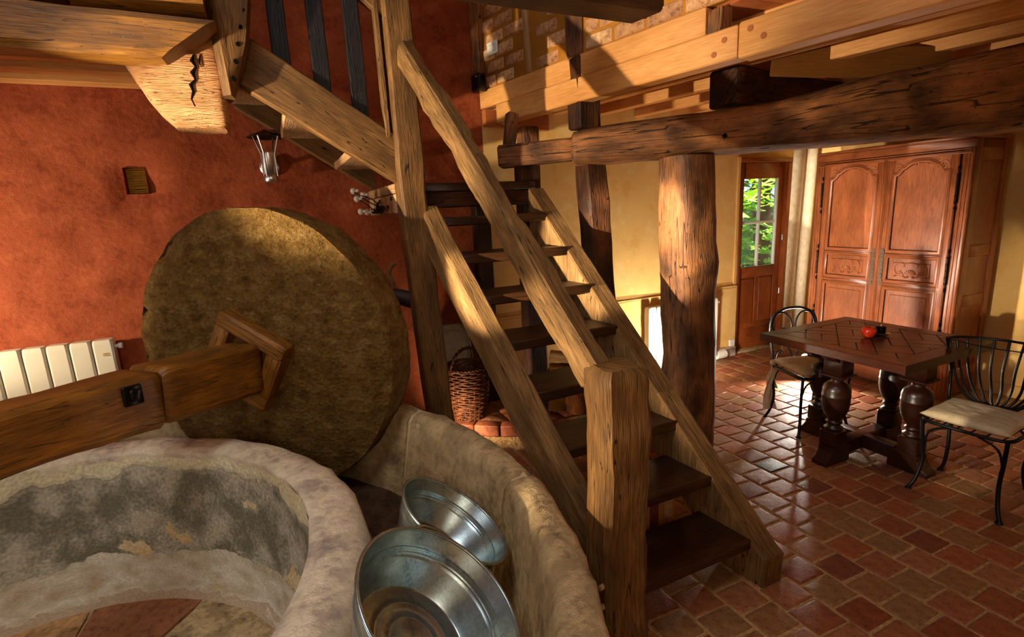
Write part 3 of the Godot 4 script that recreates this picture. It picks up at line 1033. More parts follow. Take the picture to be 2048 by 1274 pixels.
func door():
	var z := -3.93
	# frame
	var s := sn()
	box(s, Vector3(4.325, 1.01, z + 0.02), Vector3(0.035, 2.02, 0.10), 0.004)
	box(s, Vector3(5.015, 1.01, z + 0.02), Vector3(0.055, 2.02, 0.10), 0.004)
	box(s, Vector3(4.67, 2.0, z + 0.02), Vector3(0.74, 0.04, 0.12), 0.004)
	var d := struct("door_1", s, M.door_wood)
	s = sn()
	for x in [4.375, 4.945]:
		box(s, Vector3(x, 1.0, z), Vector3(0.07 if x < 4.5 else 0.085, 1.96, 0.045), 0.004)
	put("stile", s, M.door_wood, d)
	for q in [[1.90, 0.16], [0.855, 0.12], [0.13, 0.26], [0.28, 0.06]]:
		s = sn()
		box(s, Vector3(4.66, q[0], z), Vector3(0.51, q[1], 0.044), 0.005)
		put("rail", s, M.door_wood, d)
	s = sn()
	box(s, Vector3(4.655, 0.55, z), Vector3(0.05, 0.5, 0.044), 0.004)
	put("mullion", s, M.door_wood, d)
	for x in [4.52, 4.79]:
		s = sn()
		plate(s, PackedVector2Array([Vector2(x - 0.112, 0.29), Vector2(x + 0.112, 0.29), Vector2(x + 0.112, 0.80), Vector2(x - 0.112, 0.80)]), 0.024, Transform3D(Basis(), Vector3(0, 0, z - 0.006)), 0.02)
		put("panel", s, M.door_wood, d)
	# glazing bars and four panes
	s = sn()
	box(s, Vector3(4.655, 1.37, z), Vector3(0.026, 0.93, 0.034), 0.006)
	put("glazing_bar", s, M.white_paint, d)
	s = sn()
	box(s, Vector3(4.655, 1.375, z), Vector3(0.50, 0.026, 0.034), 0.006)
	put("glazing_bar", s, M.white_paint, d)
	for x in [4.53, 4.78]:
		for y in [1.145, 1.60]:
			s = sn()
			box(s, Vector3(x, y, z), Vector3(0.235, 0.435, 0.004), 0.0005)
			put("pane", s, M.glass, d)
	s = sn()
	box(s, Vector3(4.895, 1.37, z + 0.012), Vector3(0.02, 0.91, 0.03), 0.004)
	put("window_bead", s, M.white_paint, d)
	s = sn()
	rod(s, [Vector3(4.365, 0.95, z + 0.02), Vector3(4.365, 0.95, z + 0.065), Vector3(4.375, 0.95, z + 0.07), Vector3(4.47, 0.95, z + 0.07)], 0.008, 8)
	box(s, Vector3(4.365, 0.95, z + 0.026), Vector3(0.03, 0.10, 0.008), 0.003)
	put("handle", s, M.steel, d)
	s = sn()
	rod(s, [Vector3(4.355, 1.30, z + 0.035), Vector3(4.355, 1.40, z + 0.035)], 0.008, 8)
	rod(s, [Vector3(4.355, 1.345, z + 0.03), Vector3(4.355, 1.345, z + 0.06)], 0.012, 8)
	put("bolt", s, M.iron, d)
	for y in [1.20, 0.62]:
		s = sn()
		rod(s, [Vector3(4.985, y - 0.03, z + 0.04), Vector3(4.985, y + 0.03, z + 0.04)], 0.009, 8)
		put("hinge", s, M.steel, d)
	s = sn()
	box(s, Vector3(4.665, 0.012, z + 0.03), Vector3(0.73, 0.024, 0.12), 0.004)
	put("threshold", s, M.trough_stone, d)

# ------------------------------------------------------------------ the cider mill
func pol(r: float, deg: float, y: float) -> Vector3:
	var a := deg_to_rad(deg)
	return MC + Vector3(cos(a) * r, y, sin(a) * r)

func mill():
	# outer trough wall: curved blocks with mortar between
	var t := thing("mill_trough", "round stone trough of the old cider mill, curved blocks with mortar joints", "trough", MC)
	var cuts := [-64.0, -26.0, 2.5, 33.0, 68.0, 105.0, 142.0, 180.0, 218.0, 257.0, 296.0]
	for i in cuts.size() - 1:
		var s := sn()
		var a0: float = cuts[i] + 0.35
		var a1: float = cuts[i + 1] - 0.35
		var n := int((a1 - a0) / 1.6)
		var rings := []
		for k in n + 1:
			var deg := lerpf(a0, a1, float(k) / n)
			var ring := PackedVector3Array()
			for v in [Vector2(1.935, 0.01), Vector2(1.925, 0.30), Vector2(1.912, 0.50), Vector2(1.90, 0.575), Vector2(1.875, 0.603), Vector2(1.83, 0.607), Vector2(1.79, 0.598), Vector2(1.768, 0.572), Vector2(1.735, 0.44), Vector2(1.70, 0.28), Vector2(1.685, 0.16), Vector2(1.70, 0.01)]:
				var p := pol(v.x, deg, v.y) - MC
				var q := p + Vector3(i * 3.0, 0, 0)
				var am := 0.016 if v.y > 0.2 else 0.006
				var o := NZ.get_noise_3dv(q * 2.5) * am + NZ.get_noise_3dv(q * 9.0) * am * 0.45
				var edge := smoothstep(1.6, 0.0, minf(deg - a0, a1 - deg)) * 0.008
				ring.append(p + Vector3(p.x, 0, p.z).normalized() * (o if v.x > 1.8 else -o) + Vector3(0, o * 0.7 - edge, 0))
			rings.append(ring)
		loft(s, rings, false, true)
		put("stone_block", s, M.trough_stone, t)
	var s := sn()
	var rr := []
	for k in 120:
		var deg := k * 3.0
		var ring := PackedVector3Array()
		for v in [Vector2(1.922, 0.01), Vector2(1.892, 0.565), Vector2(1.86, 0.596), Vector2(1.80, 0.59), Vector2(1.776, 0.56), Vector2(1.70, 0.22), Vector2(1.71, 0.01)]:
			ring.append(pol(v.x, deg, v.y) - MC)
		rr.append(ring)
	loft(s, rr, true, false, Vector2.ZERO, false, true)
	put("mortar", s, M.mortar, t)
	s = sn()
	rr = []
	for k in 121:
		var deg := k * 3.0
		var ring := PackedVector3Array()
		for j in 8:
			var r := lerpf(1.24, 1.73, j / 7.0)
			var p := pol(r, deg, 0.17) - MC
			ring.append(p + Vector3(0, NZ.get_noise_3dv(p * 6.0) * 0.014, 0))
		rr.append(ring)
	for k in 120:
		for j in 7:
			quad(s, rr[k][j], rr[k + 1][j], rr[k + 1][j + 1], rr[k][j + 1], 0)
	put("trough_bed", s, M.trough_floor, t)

	# inner basin
	var b := thing("stone_basin", "round plastered stone basin in the middle of the mill, patched grey and cream inside", "basin", MC)
	s = sn()
	var seg := 150
	rr = []
	var prof := []
	for k in 15:
		var f := k / 14.0
		prof.append(Vector2(1.058 - 0.05 * f - 0.09 * pow(f, 5), 0.592 - 0.705 * sin(f * PI / 2)))
	for k in seg + 1:
		var ring := PackedVector3Array()
		for v in prof:
			var p := pol(v.x, k * 360.0 / seg, v.y) - MC
			var o := NZ.get_noise_3dv(p * 2.4) * 0.014 + NZ.get_noise_3dv(p * 8.0) * 0.005
			ring.append(p + Vector3(p.x, 0, p.z).normalized() * o)
		rr.append(ring)
	for k in seg:
		for j in prof.size() - 1:
			var u0 := float(k) / seg * 1.0
			var u1 := float(k + 1) / seg * 1.0
			var v0 := float(j) / (prof.size() - 1) * 0.985 + 0.005
			var v1 := float(j + 1) / (prof.size() - 1) * 0.985 + 0.005
			tri(s, rr[k][j], rr[k + 1][j], rr[k + 1][j + 1], Vector2(u0, v0), Vector2(u1, v0), Vector2(u1, v1), 0)
			tri(s, rr[k][j], rr[k + 1][j + 1], rr[k][j + 1], Vector2(u0, v0), Vector2(u1, v1), Vector2(u0, v1), 0)
	put("inner_plaster", s, M.basin, b)
	s = sn()
	rr = []
	for k in seg:
		var ring := PackedVector3Array()
		for v in [Vector2(1.054, 0.590), Vector2(1.060, 0.603), Vector2(1.10, 0.610), Vector2(1.16, 0.611), Vector2(1.205, 0.603), Vector2(1.238, 0.578), Vector2(1.256, 0.50), Vector2(1.27, 0.34), Vector2(1.28, 0.14), Vector2(1.20, 0.12), Vector2(1.10, 0.40)]:
			var p := pol(v.x, k * 360.0 / seg, v.y) - MC
			var o := NZ.get_noise_3dv(p * 2.6 + Vector3(9, 0, 0)) * 0.014 + NZ.get_noise_3dv(p * 10.0) * 0.006
			ring.append(p + Vector3(p.x, 0, p.z).normalized() * o * (0.6 if v.x < 1.1 else 1.0) + Vector3(0, o * 0.7, 0))
		rr.append(ring)
	loft(s, rr, false, false, Vector2.ZERO, false, true)
	put("rim", s, M.rim_plaster, b)
	# floor of the basin: irregular flags
	var fl := put("basin_floor", disc(1.0, -0.118), M.mortar, b)
	var cells := []
	var rg := RandomNumberGenerator.new()
	rg.seed = 31
	var centres := []
	for k in 16:
		var a := rg.randf() * TAU
		var r := sqrt(rg.randf()) * 0.95
		centres.append(Vector2(cos(a), sin(a)) * r)
	for it in 8:
		for i in centres.size():
			for j in centres.size():
				if i != j and centres[i].distance_to(centres[j]) < 0.42:
					centres[i] += (centres[i] - centres[j]).normalized() * 0.02
			centres[i] = centres[i].limit_length(0.9)
	for i in centres.size():
		var poly := PackedVector2Array()
		for k in 40:
			poly.append(Vector2(cos(TAU * k / 40), sin(TAU * k / 40)) * 0.985)
		for j in centres.size():
			if i == j:
				continue
			var m: Vector2 = (centres[i] + centres[j]) / 2
			var d: Vector2 = (centres[j] - centres[i]).normalized()
			var half := PackedVector2Array([m + d.orthogonal() * 4, m - d.orthogonal() * 4, m - d.orthogonal() * 4 - d * 8, m + d.orthogonal() * 4 - d * 8])
			var q := Geometry2D.intersect_polygons(poly, half)
			if q.size():
				poly = q[0]
		var sm := Geometry2D.offset_polygon(poly, -0.008, Geometry2D.JOIN_ROUND)
		if sm.size():
			s = sn()
			plate(s, sm[0], 0.012 + rg.randf() * 0.004, Transform3D(Basis(Vector3(1, 0, 0), Vector3(0, 0, -1), Vector3(0, 1, 0)), Vector3(0, -0.118, 0)), 0.0)
			put("flagstone", s, [M.stone_slab, M.trough_stone, M.stone_slab, M.rim_plaster][i % 4] if i % 7 else M.tile_2, fl)

	# the runner stone
	var ax := Vector3(-0.619, 0.04, 0.784).normalized()
	var sx := Vector3(0.785, 0, 0.62)
	var hub := Vector3(-0.160, 0.943, -2.911)
	var T := xf(hub, sx, UPV)
	var ms := thing("millstone", "huge upright runner stone of brown granite standing in the round trough", "millstone", hub)
	s = sn()
	var TL := Transform3D(T.basis, Vector3.ZERO)
	var R := 0.757
	var th := 0.263
	var sgm := 160
	var front := []
	for i in 27:
		var r := R * (1.0 - pow(1.0 - i / 26.0, 1.15))
		var ring := PackedVector3Array()
		for k in sgm:
			var a := TAU * k / sgm
			var p := Vector3(cos(a) * r, sin(a) * r, 0)
			var chip := maxf(0.0, NZ.get_noise_2d(cos(a) * 4.0 + 3.0, sin(a) * 4.0) + 0.1)
			var left := smoothstep(0.2, -0.9, cos(a))
			var e := smoothstep(0.80, 1.0, r / R)
			p.z = NZ.get_noise_3dv(p * 3.0) * 0.010 + NZ.get_noise_3dv(p * 11.0) * 0.006 - e * e * (0.016 + 0.05 * chip * left) + 0.012 * (1.0 - r / R)
			var rim_r := r * (1.0 + NZ.get_noise_2d(cos(a) * 2.5, sin(a) * 2.5 + 7.0) * 0.010 * e)
			ring.append(TL * Vector3(cos(a) * rim_r, sin(a) * rim_r, p.z))
		front.append(ring)
	for i in range(1, 26):
		for k in sgm:
			var j := (k + 1) % sgm
			quad(s, front[i][k], front[i + 1][k], front[i + 1][j], front[i][j], 1)
	for k in sgm:
		tri(s, front[1][k], front[1][(k + 1) % sgm], TL * Vector3(0, 0, 0.01), Vector2.ZERO, Vector2.ZERO, Vector2.ZERO, 1)
	var rims := [front[26]]
	for i in 9:
		var f := (i + 1) / 9.0
		var ring := PackedVector3Array()
		for k in sgm:
			var a := TAU * k / sgm
			var layer := 0.004 * absf(sin(f * 16.0))
			var r := R * (1.0 + NZ.get_noise_2d(cos(a) * 2.5, sin(a) * 2.5 + 7.0) * 0.010) - 0.02 * pow(f, 3) + NZ.get_noise_3d(cos(a) * 5.0, sin(a) * 5.0, f * 3.0) * 0.010 + layer
			ring.append(TL * Vector3(cos(a) * r, sin(a) * r, -th * f))
		rims.append(ring)
	for i in 9:
		for k in sgm:
			var j := (k + 1) % sgm
			quad(s, rims[i][k], rims[i + 1][k], rims[i + 1][j], rims[i][j], 2)
	cap(s, rims[9], true)
	put("stone", s, M.millstone, ms)

	# wooden frame wedged round the axle hole, on the stone's face
	var fr := thing("hub_frame", "square oak frame set askew around the axle hole of the millstone", "frame", hub)
	var turn := deg_to_rad(-29.0)
	var ex := TL.basis * Vector3(cos(turn), sin(turn), 0)
	var ey := TL.basis * Vector3(-sin(turn), cos(turn), 0)
	var ez := TL.basis * Vector3(0, 0, 1)
	var cc: Vector3 = TL.basis * Vector3(-0.03, -0.01, 0.02)
	var fb := Basis(ex, ey, ez)
	for q in [[Vector2(0, 0.155), 0], [Vector2(0, -0.155), 0], [Vector2(-0.16, 0), 1], [Vector2(0.16, 0), 1]]:
		s = sn()
		var p: Vector3 = cc + ex * q[0].x + ey * q[0].y + ez * 0.025
		var d: Vector3 = ex if q[1] == 0 else ey
		var L := 0.40 if q[1] == 0 else 0.25
		beam(s, [p - d * L / 2, p + d * L / 2], 0.085, 0.095, ez, 0.004, 0.012, 0.08)
		put("frame_timber", s, M.oak_warm, fr)
	s = sn()
	box(s, cc + ez * -0.005, Vector3(0.26, 0.26, 0.04), 0.004, fb)
	put("wedge_board", s, M.oak_warm, fr)

	# the axle beam
	var al := thing("axle_beam", "heavy squared oak axle beam with a bolt head, reaching from the millstone to the left", "beam", hub)
	var base_a := TL.basis * Vector3(-0.012, -0.045, 0.0)
	var dir_a := (TL.basis * Vector3(0.0, 0.085, 1.0))
	s = sn()
	beam(s, [base_a + dir_a * 0.075, base_a + dir_a * 0.62], 0.215, 0.255, UPV, 0.010, 0.022, 0.07, 0.93)
	put("axle_end", s, M.oak_warm, al)
	s = sn()
	beam(s, [base_a + dir_a * 0.628, base_a + dir_a * 1.62], 0.215, 0.237, UPV, 0.012, 0.024, 0.08, 0.75)
	put("axle_shaft", s, M.oak_warm, al)
	s = sn()
	var bp := base_a + dir_a * 0.755 + TL.basis * Vector3(0.110, 0.05, 0)
	box(s, bp, Vector3(0.045, 0.045, 0.03), 0.006, Basis(dir_a.normalized(), UPV, TL.basis.x))
	box(s, bp - TL.basis.x * 0.002 + dir_a * 0.006, Vector3(0.075, 0.075, 0.014), 0.004, Basis(dir_a.normalized(), UPV, TL.basis.x))
	put("bolt_head", s, M.hinge_iron, al)

	# two zinc tubs lying in the trough
	var n1 := Vector3(0.54, 0.79, 0.28)
	tub("big round zinc tub with ribbed sides, nearest in the trough", Vector3(0.267, 0.653, -1.113), n1, 0.238, 0.15)
	tub("smaller zinc tub tilted behind the big one in the trough", Vector3(0.45, 0.575, -1.573), Vector3(0.589, 0.796, 0.138), 0.211, 0.14)

func disc(r: float, y: float) -> SurfaceTool:
	var s := sn()
	var ring := PackedVector3Array()
	for k in 64:
		ring.append(Vector3(cos(TAU * k / 64) * r, y, -sin(TAU * k / 64) * r))
	cap(s, ring, false)
	return s

func tub(label: String, c: Vector3, n: Vector3, r: float, deep: float):
	n = n.normalized()
	var t := thing("zinc_tub", label, "tub", c - n * deep, "zinc tubs in the trough")
	var x := n.cross(Vector3(0, 0, 1)).normalized()
	var B := Transform3D(Basis(x, n, x.cross(n)), Vector3.ZERO)
	var rb := r * 0.70
	var inner := []
	var wall := func(f: float) -> float: return lerpf(rb, r, pow(f, 0.9))
	var prof := []
	# outside, bottom to rim
	prof.append(Vector2(0.001, -0.004))
	prof.append(Vector2(rb - 0.004, -0.004))
	for k in 33:
		var f := k / 32.0
		var rib := 0.0
		for c2 in [0.56, 0.62, 0.68]:
			rib += 0.0032 * exp(-pow((f - c2) / 0.014, 2))
		prof.append(Vector2(wall.call(f) + rib, deep * f))
	var s := sn()
	lathe(s, prof, 96, B, false, 0.3)
	var inn := []
	for k in 41:
		var f := 1.0 - k / 40.0
		var rib := 0.0
		for c2 in [0.56, 0.62, 0.68]:
			rib += 0.0032 * exp(-pow((f - c2) / 0.014, 2))
		inn.append(Vector2(wall.call(f) - 0.003 + rib, deep * f + 0.003 * (1.0 - f)))
	for q in [[0.96, 0.003], [0.80, 0.005], [0.72, 0.005], [0.69, 0.010], [0.65, 0.010], [0.62, 0.005], [0.46, 0.005], [0.43, 0.010], [0.39, 0.010], [0.36, 0.005], [0.0, 0.006]]:
		inn.append(Vector2(rb * q[0], q[1]))
	lathe(s, inn, 96, B, false, 0.3)
	put("body", s, M.zinc, t)
	s = sn()
	var pts := []
	for k in 73:
		var a := TAU * k / 72
		pts.append(B * Vector3(cos(a) * (r + 0.001), deep, -sin(a) * (r + 0.001)))
	rod(s, pts, 0.0055, 8, false)
	put("rolled_rim", s, M.zinc, t)
	s = sn()
	var up_side := (UPV - n * UPV.dot(n)).normalized()
	var sd := up_side.cross(n).normalized()
	var q := (up_side * 0.75 + sd * -0.35).normalized()
	rod(s, [q * (rb - 0.003) + n * 0.004, q * (wall.call(0.5) - 0.004) + n * deep * 0.5, q * (r - 0.004) + n * deep], 0.0022, 5)
	put("seam", s, M.zinc, t)
	for sg in [-1.0, 1.0]:
		s = sn()
		var hd: Vector3 = (sd * sg * 0.9 + up_side * 0.3 * sg).normalized()
		var tg := hd.cross(n).normalized()
		var pt := []
		for k in 9:
			var a := PI * k / 8
			pt.append(hd * (r - 0.002 + sin(a) * 0.045) + n * deep * 0.86 + tg * cos(a) * 0.06)
		rod(s, pt, 0.006, 8)
		put("handle", s, M.zinc, t)

# ------------------------------------------------------------------ stairs
func nosing(z: float) -> float:
	return 0.2 + (-1.37 - z) * 0.976

# a board whose flat side is an outline in (z, y) or (x, y), with its thickness across
func side_board(s: SurfaceTool, outline: PackedVector2Array, x0: float, x1: float, lean: float):
	# outline in (z, y); lean: drift of x per metre of -z from z = -1.37
	var t := Transform3D(Basis(Vector3(-lean, 0, 1), UPV, Vector3(-1, 0, 0)), Vector3(x1, 0, 0))
	t.basis = Basis(Vector3(lean, 0, 1), UPV, Vector3(-1, 0, 0))
	t.origin = Vector3(x1 + lean * 1.37, 0, 0)
	plate(s, outline, x1 - x0, t, 0.008, 1.0, Vector2(RN.randf(), RN.randf()))

# a plank between two sloping lines, split lengthwise so that it is slightly uneven; grain runs along it
func raking_board(s: SurfaceTool, a: Vector3, b: Vector3, drop: float, thick: float, across: Vector3, amp := 0.006):
	# a, b: middle of the top edge at both ends; drop: height measured vertically; ends cut plumb
	var uo := Vector2(RN.randf() * 3.0, RN.randf() * 3.0)
	var rings := []
	var n := 14
	var off := Vector3(RN.randf(), RN.randf(), RN.randf()) * 30.0
	for i in n + 1:
		var p := a.lerp(b, float(i) / n)
		var ring := PackedVector3Array()
		var c := 0.010
		for v in [Vector2(-thick / 2 + c, -drop), Vector2(thick / 2 - c, -drop), Vector2(thick / 2, -drop + c), Vector2(thick / 2, -c), Vector2(thick / 2 - c, 0), Vector2(-thick / 2 + c, 0), Vector2(-thick / 2, -c), Vector2(-thick / 2, -drop + c)]:
			var q: Vector3 = p + across * v.x + UPV * v.y
			q += (across * signf(v.x) + UPV * (1.0 if v.y > -drop / 2 else -1.0)) * NZ.get_noise_3dv(q * 3.0 + off) * amp
			ring.append(q)
		rings.append(ring)
	loft(s, rings, true, true, uo)

func stairs():
	var st := thing("staircase", "steep open oak staircase with two stringers and dark worn treads", "staircase", Vector3(1.3, 0, -1.3))
	var o := Vector3(-1.3, 0, 1.3)
	# right stringer, its foot cut plumb on the floor
	var s := sn()
	var zt := -2.99
	var pr := PackedVector2Array([Vector2(-1.305, 0.0), Vector2(-1.300, 0.145), Vector2(-1.33, nosing(-1.33) + 0.0), Vector2(-1.9, nosing(-1.9) - 0.012), Vector2(-2.4, nosing(-2.4) - 0.02), Vector2(zt, nosing(zt) - 0.03), Vector2(zt, nosing(zt) - 0.36), Vector2(-2.2, nosing(-2.2) - 0.34), Vector2(-1.515, 0.0)])
	side_board(s, pr, 1.675, 1.785, 0.115)
	var ms := put("stringer", s, M.oak_mid, st)
	ms.position = o
	s = sn()
	raking_board(s, Vector3(1.045, nosing(-1.36) + 0.03, -1.36), Vector3(0.80, nosing(-2.84) + 0.03, -2.84), 0.225, 0.095, Vector3(1, 0, 0.1).normalized())
	ms = put("stringer", s, M.oak_mid, st)
	ms.position = o
	for k in range(1, 9):
		s = sn()
		var z := -1.37 - 0.205 * (k - 1)
		var xl := 1.085 - 0.036 * (k - 1)
		var xr := 1.69 - 0.026 * (k - 1)
		var y := 0.2 * k
		beam(s, [Vector3(xl - 0.02, y - 0.025, z - 0.135), Vector3(xr + 0.01, y - 0.025, z - 0.135)], 0.27, 0.05, UPV, 0.004, 0.007, 0.12)
		ms = put("tread", s, M.tread, st)
		ms.position = o
	# hewn handrail from the newel up to the tall post
	s = sn()
	var hp := [Vector3(0.935, 1.045, -1.40), Vector3(0.90, 1.27, -1.63), Vector3(0.855, 1.60, -1.96), Vector3(0.81, 1.93, -2.29), Vector3(0.76, 2.23, -2.60), Vector3(0.725, 2.45, -2.83)]
	beam(s, hp, 0.085, 0.125, UPV, 0.016, 0.016, 0.06)
	one("handrail", s, M.oak_mid, "hewn oak handrail sloping from the short newel post up to the tall post", "handrail")
	# newel
	s = sn()
	var nb := [Vector3(0.975, 0.0, -1.345), Vector3(0.972, 0.25, -1.35), Vector3(0.962, 0.5, -1.345), Vector3(0.968, 0.75, -1.34), Vector3(0.962, 1.0, -1.34), Vector3(0.962, 1.11, -1.34)]
	beam(s, nb, 0.165, 0.17, Vector3(0.1, 0, -1), 0.014, 0.022, 0.05)
	var nw := thing("newel_post", "short thick hewn newel post at the foot of the stairs", "post", Vector3(0.97, 0, -1.345))
	ms = put("shaft", s, M.oak, nw)
	ms.position = Vector3(-0.97, 0, 1.345)
	for y in [0.33, 0.25]:
		s = sn()
		rod(s, [Vector3(-0.07, y, 0.04), Vector3(-0.107, y, 0.045)], 0.011, 6)
		put("peg", s, M.oak_pale, nw)
	# landing
	var ld := thing("landing", "small plank landing between the two flights of stairs", "landing", Vector3(1.1, 1.8, -3.4))
	for k in 5:
		s = sn()
		var z := -3.08 - k * 0.168
		box(s, Vector3(0.02, -0.026, z + 3.4), Vector3(0.86, 0.05, 0.163), 0.005)
		put("plank", s, M.tread, ld)
	s = sn()
	box(s, Vector3(0.02, -0.10, 0.36), Vector3(0.84, 0.09, 0.07), 0.006)
	put("joist", s, M.hewn_dark, ld)
	# left side: short cap blocks over a row of uprights
	var xs := -0.435
	for k in 4:
		s = sn()
		box(s, Vector3(xs + RN.randf_range(-0.006, 0.004), -0.028, 0.35 - k * 0.215), Vector3(0.05, 0.052, 0.205), 0.006)
		put("cap_block", s, M.oak_pale, ld)
	for k in 5:
		s = sn()
		box(s, Vector3(xs + RN.randf_range(-0.005, 0.004), -0.112, 0.37 - k * 0.17), Vector3(0.045, 0.108, 0.163), 0.005, Basis(), Vector2(RN.randf(), RN.randf()))
		put("side_block", s, M.oak_pale, ld)
	for q in [[-0.085, -0.02], [-0.125, 0.22], [-0.115, -0.12], [-0.08, 0.35]]:
		s = sn()
		box(s, Vector3(xs - 0.024, q[0], q[1]), Vector3(0.012, 0.022, 0.026), 0.003)
		put("peg", s, M.oak_dark, ld)
	s = sn()
	box(s, Vector3(xs - 0.026, -0.135, -0.02), Vector3(0.014, 0.03, 0.2), 0.003)
	put("terminal_strip", s, M.hewn_dark, ld)
	# row of old bricks on edge that carries the second step
	var bs := thing("brick_support", "row of old bricks on edge with cream mortar under the second step", "brickwork", Vector3(1.38, 0, -1.84))
	s = sn()
	box(s, Vector3(0, 0.165, 0), Vector3(0.52, 0.33, 0.105), 0.004)
	put("mortar", s, M.brick_mortar, bs)
	for k in 6:
		s = sn()
		box(s, Vector3(-0.225 + k * 0.088, 0.175, 0.004), Vector3(0.052, 0.345, 0.115), 0.006)
		put("brick", s, M.brick_red if k % 2 == 0 else M.brick_3, bs)

func upper_stairs():
	var st := thing("upper_staircase", "second flight of oak stairs rising left along the red wall", "staircase", Vector3(0.3, 2.0, -3.3))
	var o := Vector3(-0.3, -2.0, 3.3)
	var s := sn()
	raking_board(s, Vector3(0.70, 2.020, -2.905), Vector3(-0.07, 2.525, -2.905), 0.262, 0.075, Vector3(0, 0, 1), 0.005)
	var m := put("stringer", s, M.oak, st)
	m.position = o
	s = sn()
	raking_board(s, Vector3(0.68, 2.045, -3.72), Vector3(-0.12, 2.575, -3.72), 0.262, 0.06, Vector3(0, 0, 1), 0.005)
	m = put("stringer", s, M.oak, st)
	m.position = o
	for k in range(1, 4):
		s = sn()
		var y := 1.8 + 0.195 * k
		var x := 0.54 - 0.30 * (k - 1)
		beam(s, [Vector3(x, y - 0.03, -2.93), Vector3(x, y - 0.03, -3.70)], 0.24, 0.05, UPV, 0.004, 0.006, 0.2)
		m = put("tread", s, M.oak_pale, st)
		m.position = o
	# dark upright boards of its balustrade, under a sloping rail
	for x in [0.142, 0.318, 0.492]:
		s = sn()
		var yb: float = 2.02 + (0.70 - x) * 0.656 - 0.05
		beam(s, [Vector3(x, yb, -2.905), Vector3(x, 3.05, -2.905)], 0.079, 0.030, Vector3(0, 0, 1), 0.002, 0.004, 0.2)
		m = put("baluster", s, M.black_board, st)
		m.position = o
	s = sn()
	raking_board(s, Vector3(0.66, 2.715, -2.905), Vector3(-0.2, 3.28, -2.905), 0.10, 0.07, Vector3(0, 0, 1), 0.004)
	m = put("rail", s, M.oak, st)
	m.position = o
	s = sn()
	beam(s, [Vector3(0.618, 2.03, -2.895), Vector3(0.612, 2.72, -2.895)], 0.026, 0.06, Vector3(0, 0, 1), 0.002, 0.004, 0.2)
	m = put("lath", s, M.oak_mid, st)
	m.position = o

# a hewn round or squarish trunk: rings of (centre, half width across a, half depth across b)
func trunk(s: SurfaceTool, rows: Array, a: Vector3, b: Vector3, power := 0.45, amp := 0.012, seg := 20, sub := 4, freq := 3.0):
	var rings := []
	var off := Vector3(RN.randf(), RN.randf(), RN.randf()) * 20.0
	for i in rows.size() - 1:
		var m := sub if i < rows.size() - 2 else sub + 1
		for k in m:
			var f := float(k) / sub
			var c: Vector3 = rows[i][0].lerp(rows[i + 1][0], f)
			var ha := lerpf(rows[i][1], rows[i + 1][1], f)
			var hb := lerpf(rows[i][2], rows[i + 1][2], f)
			var ring := PackedVector3Array()
			for q in seg:
				var g := TAU * q / seg
				var x := signf(cos(g)) * pow(absf(cos(g)), power) * ha
				var y := signf(sin(g)) * pow(absf(sin(g)), power) * hb
				var p := c + a * x + b * y
				var nn := NZ.get_noise_3dv(p * freq + off) + 0.4 * NZ.get_noise_3dv(p * freq * 3.3 + off)
				ring.append(p + (p - c).normalized() * nn * amp)
			rings.append(ring)
	loft(s, rings, false, true, Vector2(RN.randf() * 2, RN.randf() * 2))

